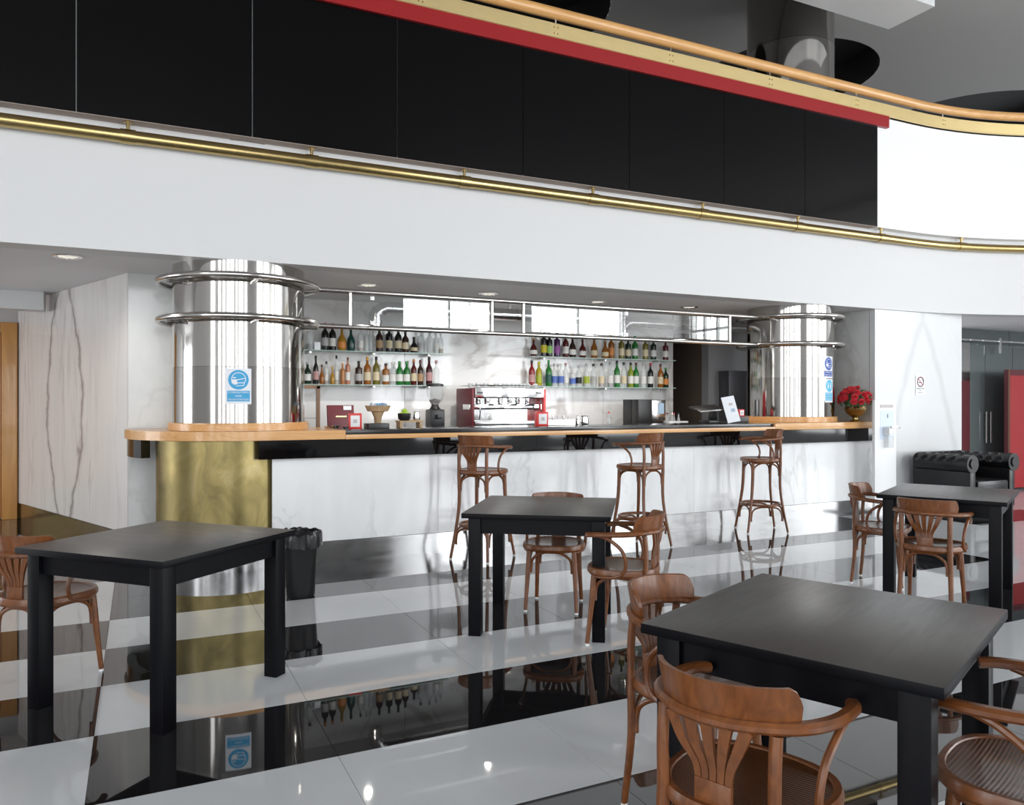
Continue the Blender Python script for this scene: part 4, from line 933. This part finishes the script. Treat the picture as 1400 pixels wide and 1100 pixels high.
# till
t = thing('till_terminal', 'black point of sale terminal near the right column', 'till', (6.06, 7.25, TZ+.004), R(-10))
bxo('stand_base', (-.02, .30, -.12, .12, 0, .03), m_black, t, .006); bxo('stand_neck', (.06, .16, .0, .06, .03, .16), m_black, t, .008, None, (R(10), 0, 0))
bxo('screen', (-.17, .17, -.13, .11, .165, .19), m_black, t, .008, None, (R(12), R(-4), 0)); bxo('key_strip', (-.15, .15, -.132, -.128, .172, .182), m_tube, t, 0, None, (R(12), R(-4), 0))
t = thing('menu_page', 'white printed page on a slanted stand in front of the till', 'menu', (6.26, 6.98, TZ+.016), R(-8))
bxo('page', (-.085, .085, -.004, .004, 0, .31), m_card, t, 0, None, (R(-14), R(-9), 0)); bxo('print_mark', (.0, .05, -.006, -.0045, .12, .16), m_parcels, t, 0, None, (R(-14), R(-9), 0)); bxo('print_mark', (-.01, .04, -.006, -.0045, .20, .23), m_pinkprint, t, 0, None, (R(-14), R(-9), 0)); bxo('easel', (-.03, .03, .02, .10, 0, .012), m_black, t)
tag(bxo('black_box', (-.11, .11, -.08, .08, 0, .075), m_black, None, .005, (6.55, 7.25, TZ)), 'flat black box under the red and white dispenser by the right column', 'box')
napkin(6.60, 7.25, TZ+.076, .6, 'small red and white napkin dispenser on a black box by the right column')
tag(bxo('grey_cabinet', (-.22, .22, -.12, .1, 0, .75), M('dark_grey_steel', (.09, .09, .10), .35, .3), None, .006, (8.02, 8.93, 1.12)), 'dark grey wall box in the recess left of the right column', 'cabinet')

# ------------------------------------------------------------------ flowers, totem, bin, armchair, red panel
t = thing('flower_vase', 'brass bowl of red flowers on the right end of the bar', 'flower arrangement', (8.24, 6.96, TZ))
finish('bowl', lathe(bmesh.new(), [(.07, 0), (.075, .012), (.03, .03), (.03, .05), (.10, .10), (.135, .16), (.12, .20), (.11, .20), (.001, .18)], (0, 0, 0), 26, False), m_brass, t)
pet = bmesh.new()
for ring, (n, r, z, tl) in enumerate(((5, .010, .012, 75), (6, .018, .004, 45), (7, .026, -.006, 15))):
    for k in range(n):
        a = 2*PI*k/n+ring*.4
        M4 = Matrix.Translation((r*cos(a), r*sin(a), z)) @ Matrix.Rotation(a, 4, 'Z') @ Matrix.Rotation(R(-tl), 4, 'Y')
        bmesh.ops.create_icosphere(pet, subdivisions=1, radius=.016, matrix=M4 @ Matrix.Diagonal((1, .9, .25, 1)))
pme = bpy.data.meshes.new('flower'); pet.to_mesh(pme); pet.free(); pme.materials.append(m_petal)
lv = bmesh.new()
for k in range(34):
    u = random.random(); a = random.uniform(0, 2*PI); ph = math.acos(1-1.15*u); d = Vector((sin(ph)*cos(a), sin(ph)*sin(a), cos(ph)))
    p = Vector((0, 0, .27))+Vector((d.x*.20, d.y*.18, d.z*.17)); o = link('flower', pme, None, t); o.location = p; o.rotation_euler = d.to_track_quat('Z', 'Y').to_euler(); s = random.uniform(.9, 1.3); o.scale = (s, s, s)
for k in range(130):
    u = random.random(); a = random.uniform(0, 2*PI); ph = math.acos(1-1.35*u); d = Vector((sin(ph)*cos(a), sin(ph)*sin(a), cos(ph)))
    p = Vector((0, 0, .265))+Vector((d.x*.19, d.y*.17, d.z*.155)); q = d.to_track_quat('Z', 'Y').to_matrix().to_4x4()
    mm = Matrix.Translation(p) @ q @ Matrix.Rotation(random.uniform(0, 6), 4, 'Z') @ Matrix.Rotation(R(40), 4, 'X')
    pts = [(0, -.03, 0), (.013, 0, .004), (0, .035, 0), (-.013, 0, .004)]; lv.faces.new([lv.verts.new(mm @ Vector(c)) for c in pts])
tag(finish('leaves', lv, m_leaf, t, False), kind='stuff')
bm = bmesh.new(); bmesh.ops.create_icosphere(bm, subdivisions=2, radius=.13, matrix=Matrix.Translation((0, 0, .25)) @ Matrix.Diagonal((1.1, 1, .9, 1))); finish('moss_core', bm, m_leaf, t)
t = thing('sanitiser_stand', 'white sanitiser dispenser totem at the right end of the bar', 'dispenser', (8.22, 6.52, 0))
bxo('panel', (-.19, .19, -.02, .02, .02, 1.43), m_whiteplastic, t, .006); bxo('base_plate', (-.24, .24, -.20, .16, 0, .02), m_whiteplastic, t, .006)
bxo('title_strip', (-.10, .13, -.024, -.0205, 1.335, 1.375), m_pinkprint, t); bxo('print_field', (-.10, .14, -.0225, -.0205, .95, 1.30), M('pale_blue_print', (.66, .74, .86), .4), t)
bxo('pump_body', (-.05, .05, -.11, -.02, 1.0, 1.10), m_whiteplastic, t, .01); bxo('pump_lever', (-.03, .12, -.13, -.1, 1.085, 1.115), m_tube, t, .004); bxo('gel_bottle', (-.045, .045, -.10, -.025, .85, .99), m_clear, t, .012)
sh = Sheet(lambda u, v, w: Vector((u, -.02-w, v))); sheet_obj('arrow_print', m_ink, t, lambda bm: sh.line(bm, [(.03, 1.25), (.03, 1.22)], .016, .004))
t = thing('waste_bin', 'black waste bin lined with a bin bag behind the left table', 'bin', (1.055, 5.70, 0))
finish('bucket', lathe(bmesh.new(), [(.095, 0), (.10, .01), (.125, .44), (.13, .45), (.12, .45), (.09, .02), (.001, .02)], (0, 0, 0), 24, False), m_black, t)
bm = bmesh.new(); rings = []
for (r, z) in ((.118, .40), (.122, .47), (.138, .475), (.150, .455), (.152, .41), (.147, .36)):
    rings.append([bm.verts.new(((r+random.uniform(-.006, .008))*cos(2*PI*k/40), (r+random.uniform(-.006, .008))*sin(2*PI*k/40), z+random.uniform(-.010, .010))) for k in range(40)])
for a, b in zip(rings, rings[1:]):
    for k in range(40): bm.faces.new((a[k], a[(k+1) % 40], b[(k+1) % 40], b[k]))
finish('bin_bag', bm, m_bag, t)
# tufted leather armchair, facing the hall
t = thing('leather_armchair', 'black tufted leather armchair with rolled arms against the right wall', 'armchair', (9.50, 6.38, 0))
AW, AD = .46, .40
bxo('base', (-AW+.03, AW-.03, -AD+.02, AD, .08, .30), m_leather, t, .02)
for sx in (-1, 1):
    for y in (-AD+.06, AD-.06): finish('foot', lathe(bmesh.new(), [(.025, 0), (.035, .03), (.03, .08)], (sx*(AW-.08), y, 0), 12), m_darkdoor, t)
bxo('seat_cushion', (-AW+.16, AW-.16, -AD, AD-.18, .30, .44), m_leather, t, .04)
def tufts(bm, P, N2, r):
    for p in P: bmesh.ops.create_icosphere(bm, subdivisions=1, radius=r, matrix=Matrix.Translation(p))
def tufted_roll(a, b, rad, inward):
    # leather roll from a to b with dimples where the buttons pull it in
    a = Vector(a); b = Vector(b); d = b-a; Ln = d.length; d.normalize(); inw = Vector(inward); upv = Vector((0, 0, 1)); n, m = 60, 32; bm = bmesh.new(); rings = []
    but = [(q*.125+(.0625 if row % 2 else 0), ang) for row, ang in enumerate((20, 62, 104, 146)) for q in range(1, int(Ln/.125)+1)]
    for i in range(n+1):
        u = Ln*i/n; ring = []
        for k in range(m):
            th = 2*PI*k/m; dip = 0
            for (bu, ba) in but:
                dd = ((u-bu)**2+(rad*(((th-R(ba)+PI) % (2*PI))-PI))**2)/.026**2
                if dd < 9: dip += .30*math.exp(-dd)
            rr = rad*(1.05-min(dip, .32))
            ring.append(bm.verts.new(a+d*u+inw*(rr*cos(th))+upv*(rr*sin(th))))
        rings.append(ring)
    for p, q in zip(rings, rings[1:]):
        for k in range(m): bm.faces.new((p[k], p[(k+1) % m], q[(k+1) % m], q[k]))
    bm.faces.new(rings[0][::-1]); bm.faces.new(rings[-1]); return bm
for sx in (-1, 1):
    bm = box(bmesh.new(), sx*(AW-.075)-.055, sx*(AW-.075)+.055, -AD+.01, AD-.02, .10, .62, .02); finish('arm', bm, m_leather, t)
    bm = tufted_roll((sx*(AW-.055), -AD, .652), (sx*(AW-.055), AD-.08, .652), .105, (-sx, 0, 0)); ar = finish('arm_roll', bm, m_leather, t)
    bm = bmesh.new()
    for k in range(5): bmesh.ops.create_icosphere(bm, subdivisions=1, radius=.012, matrix=Matrix.Translation((sx*(AW-.055)-sx*.02, -AD+.12+.13*k, .757)))
    finish('buttons', bm, m_leather, ar)
    bm = bmesh.new()
    sweep(bm, [(sx*(AW-.055), -AD-.004, .655), (sx*(AW-.055), -AD-.014, .655)], circ(.06, 18)); finish('scroll_face', bm, m_leather, ar, True)
bm = box(bmesh.new(), -AW+.09, AW-.09, AD-.17, AD-.02, .3, .62, .04); bk = finish('backrest', bm, m_leather, t)
finish('back_roll', tufted_roll((-AW+.06, AD-.095, .66), (AW-.06, AD-.095, .66), .10, (0, -1, 0)), m_leather, t)
bm = bmesh.new()
for r_ in range(2):
    for k in range(5): bmesh.ops.create_icosphere(bm, subdivisions=1, radius=.013, matrix=Matrix.Translation((-.24+.12*k+.06*(r_ % 2), AD-.172, .5+.08*r_)))
finish('back_buttons', bm, m_leather, t)
t = thing('red_partition', 'tall red panel with dark frame at the right edge before the glass doors', 'partition', (12.38, 7.6, 0))
bxo('red_sheet', (.06, 1.9, -.02, .02, .04, 1.83), m_redpanel, t); bxo('stile', (0, .06, -.03, .03, 0, 1.92), m_darkred, t); bxo('top_rail', (.06, 1.9, -.03, .03, 1.83, 1.92), m_darkred, t); bxo('stile', (1.9, 1.96, -.03, .03, 0, 1.92), m_darkred, t); bxo('brass_edge', (.025, .035, -.034, -.03, 0, 1.92), m_brass, t)
print('tiles', ntile, 'objects', len(bpy.data.objects))
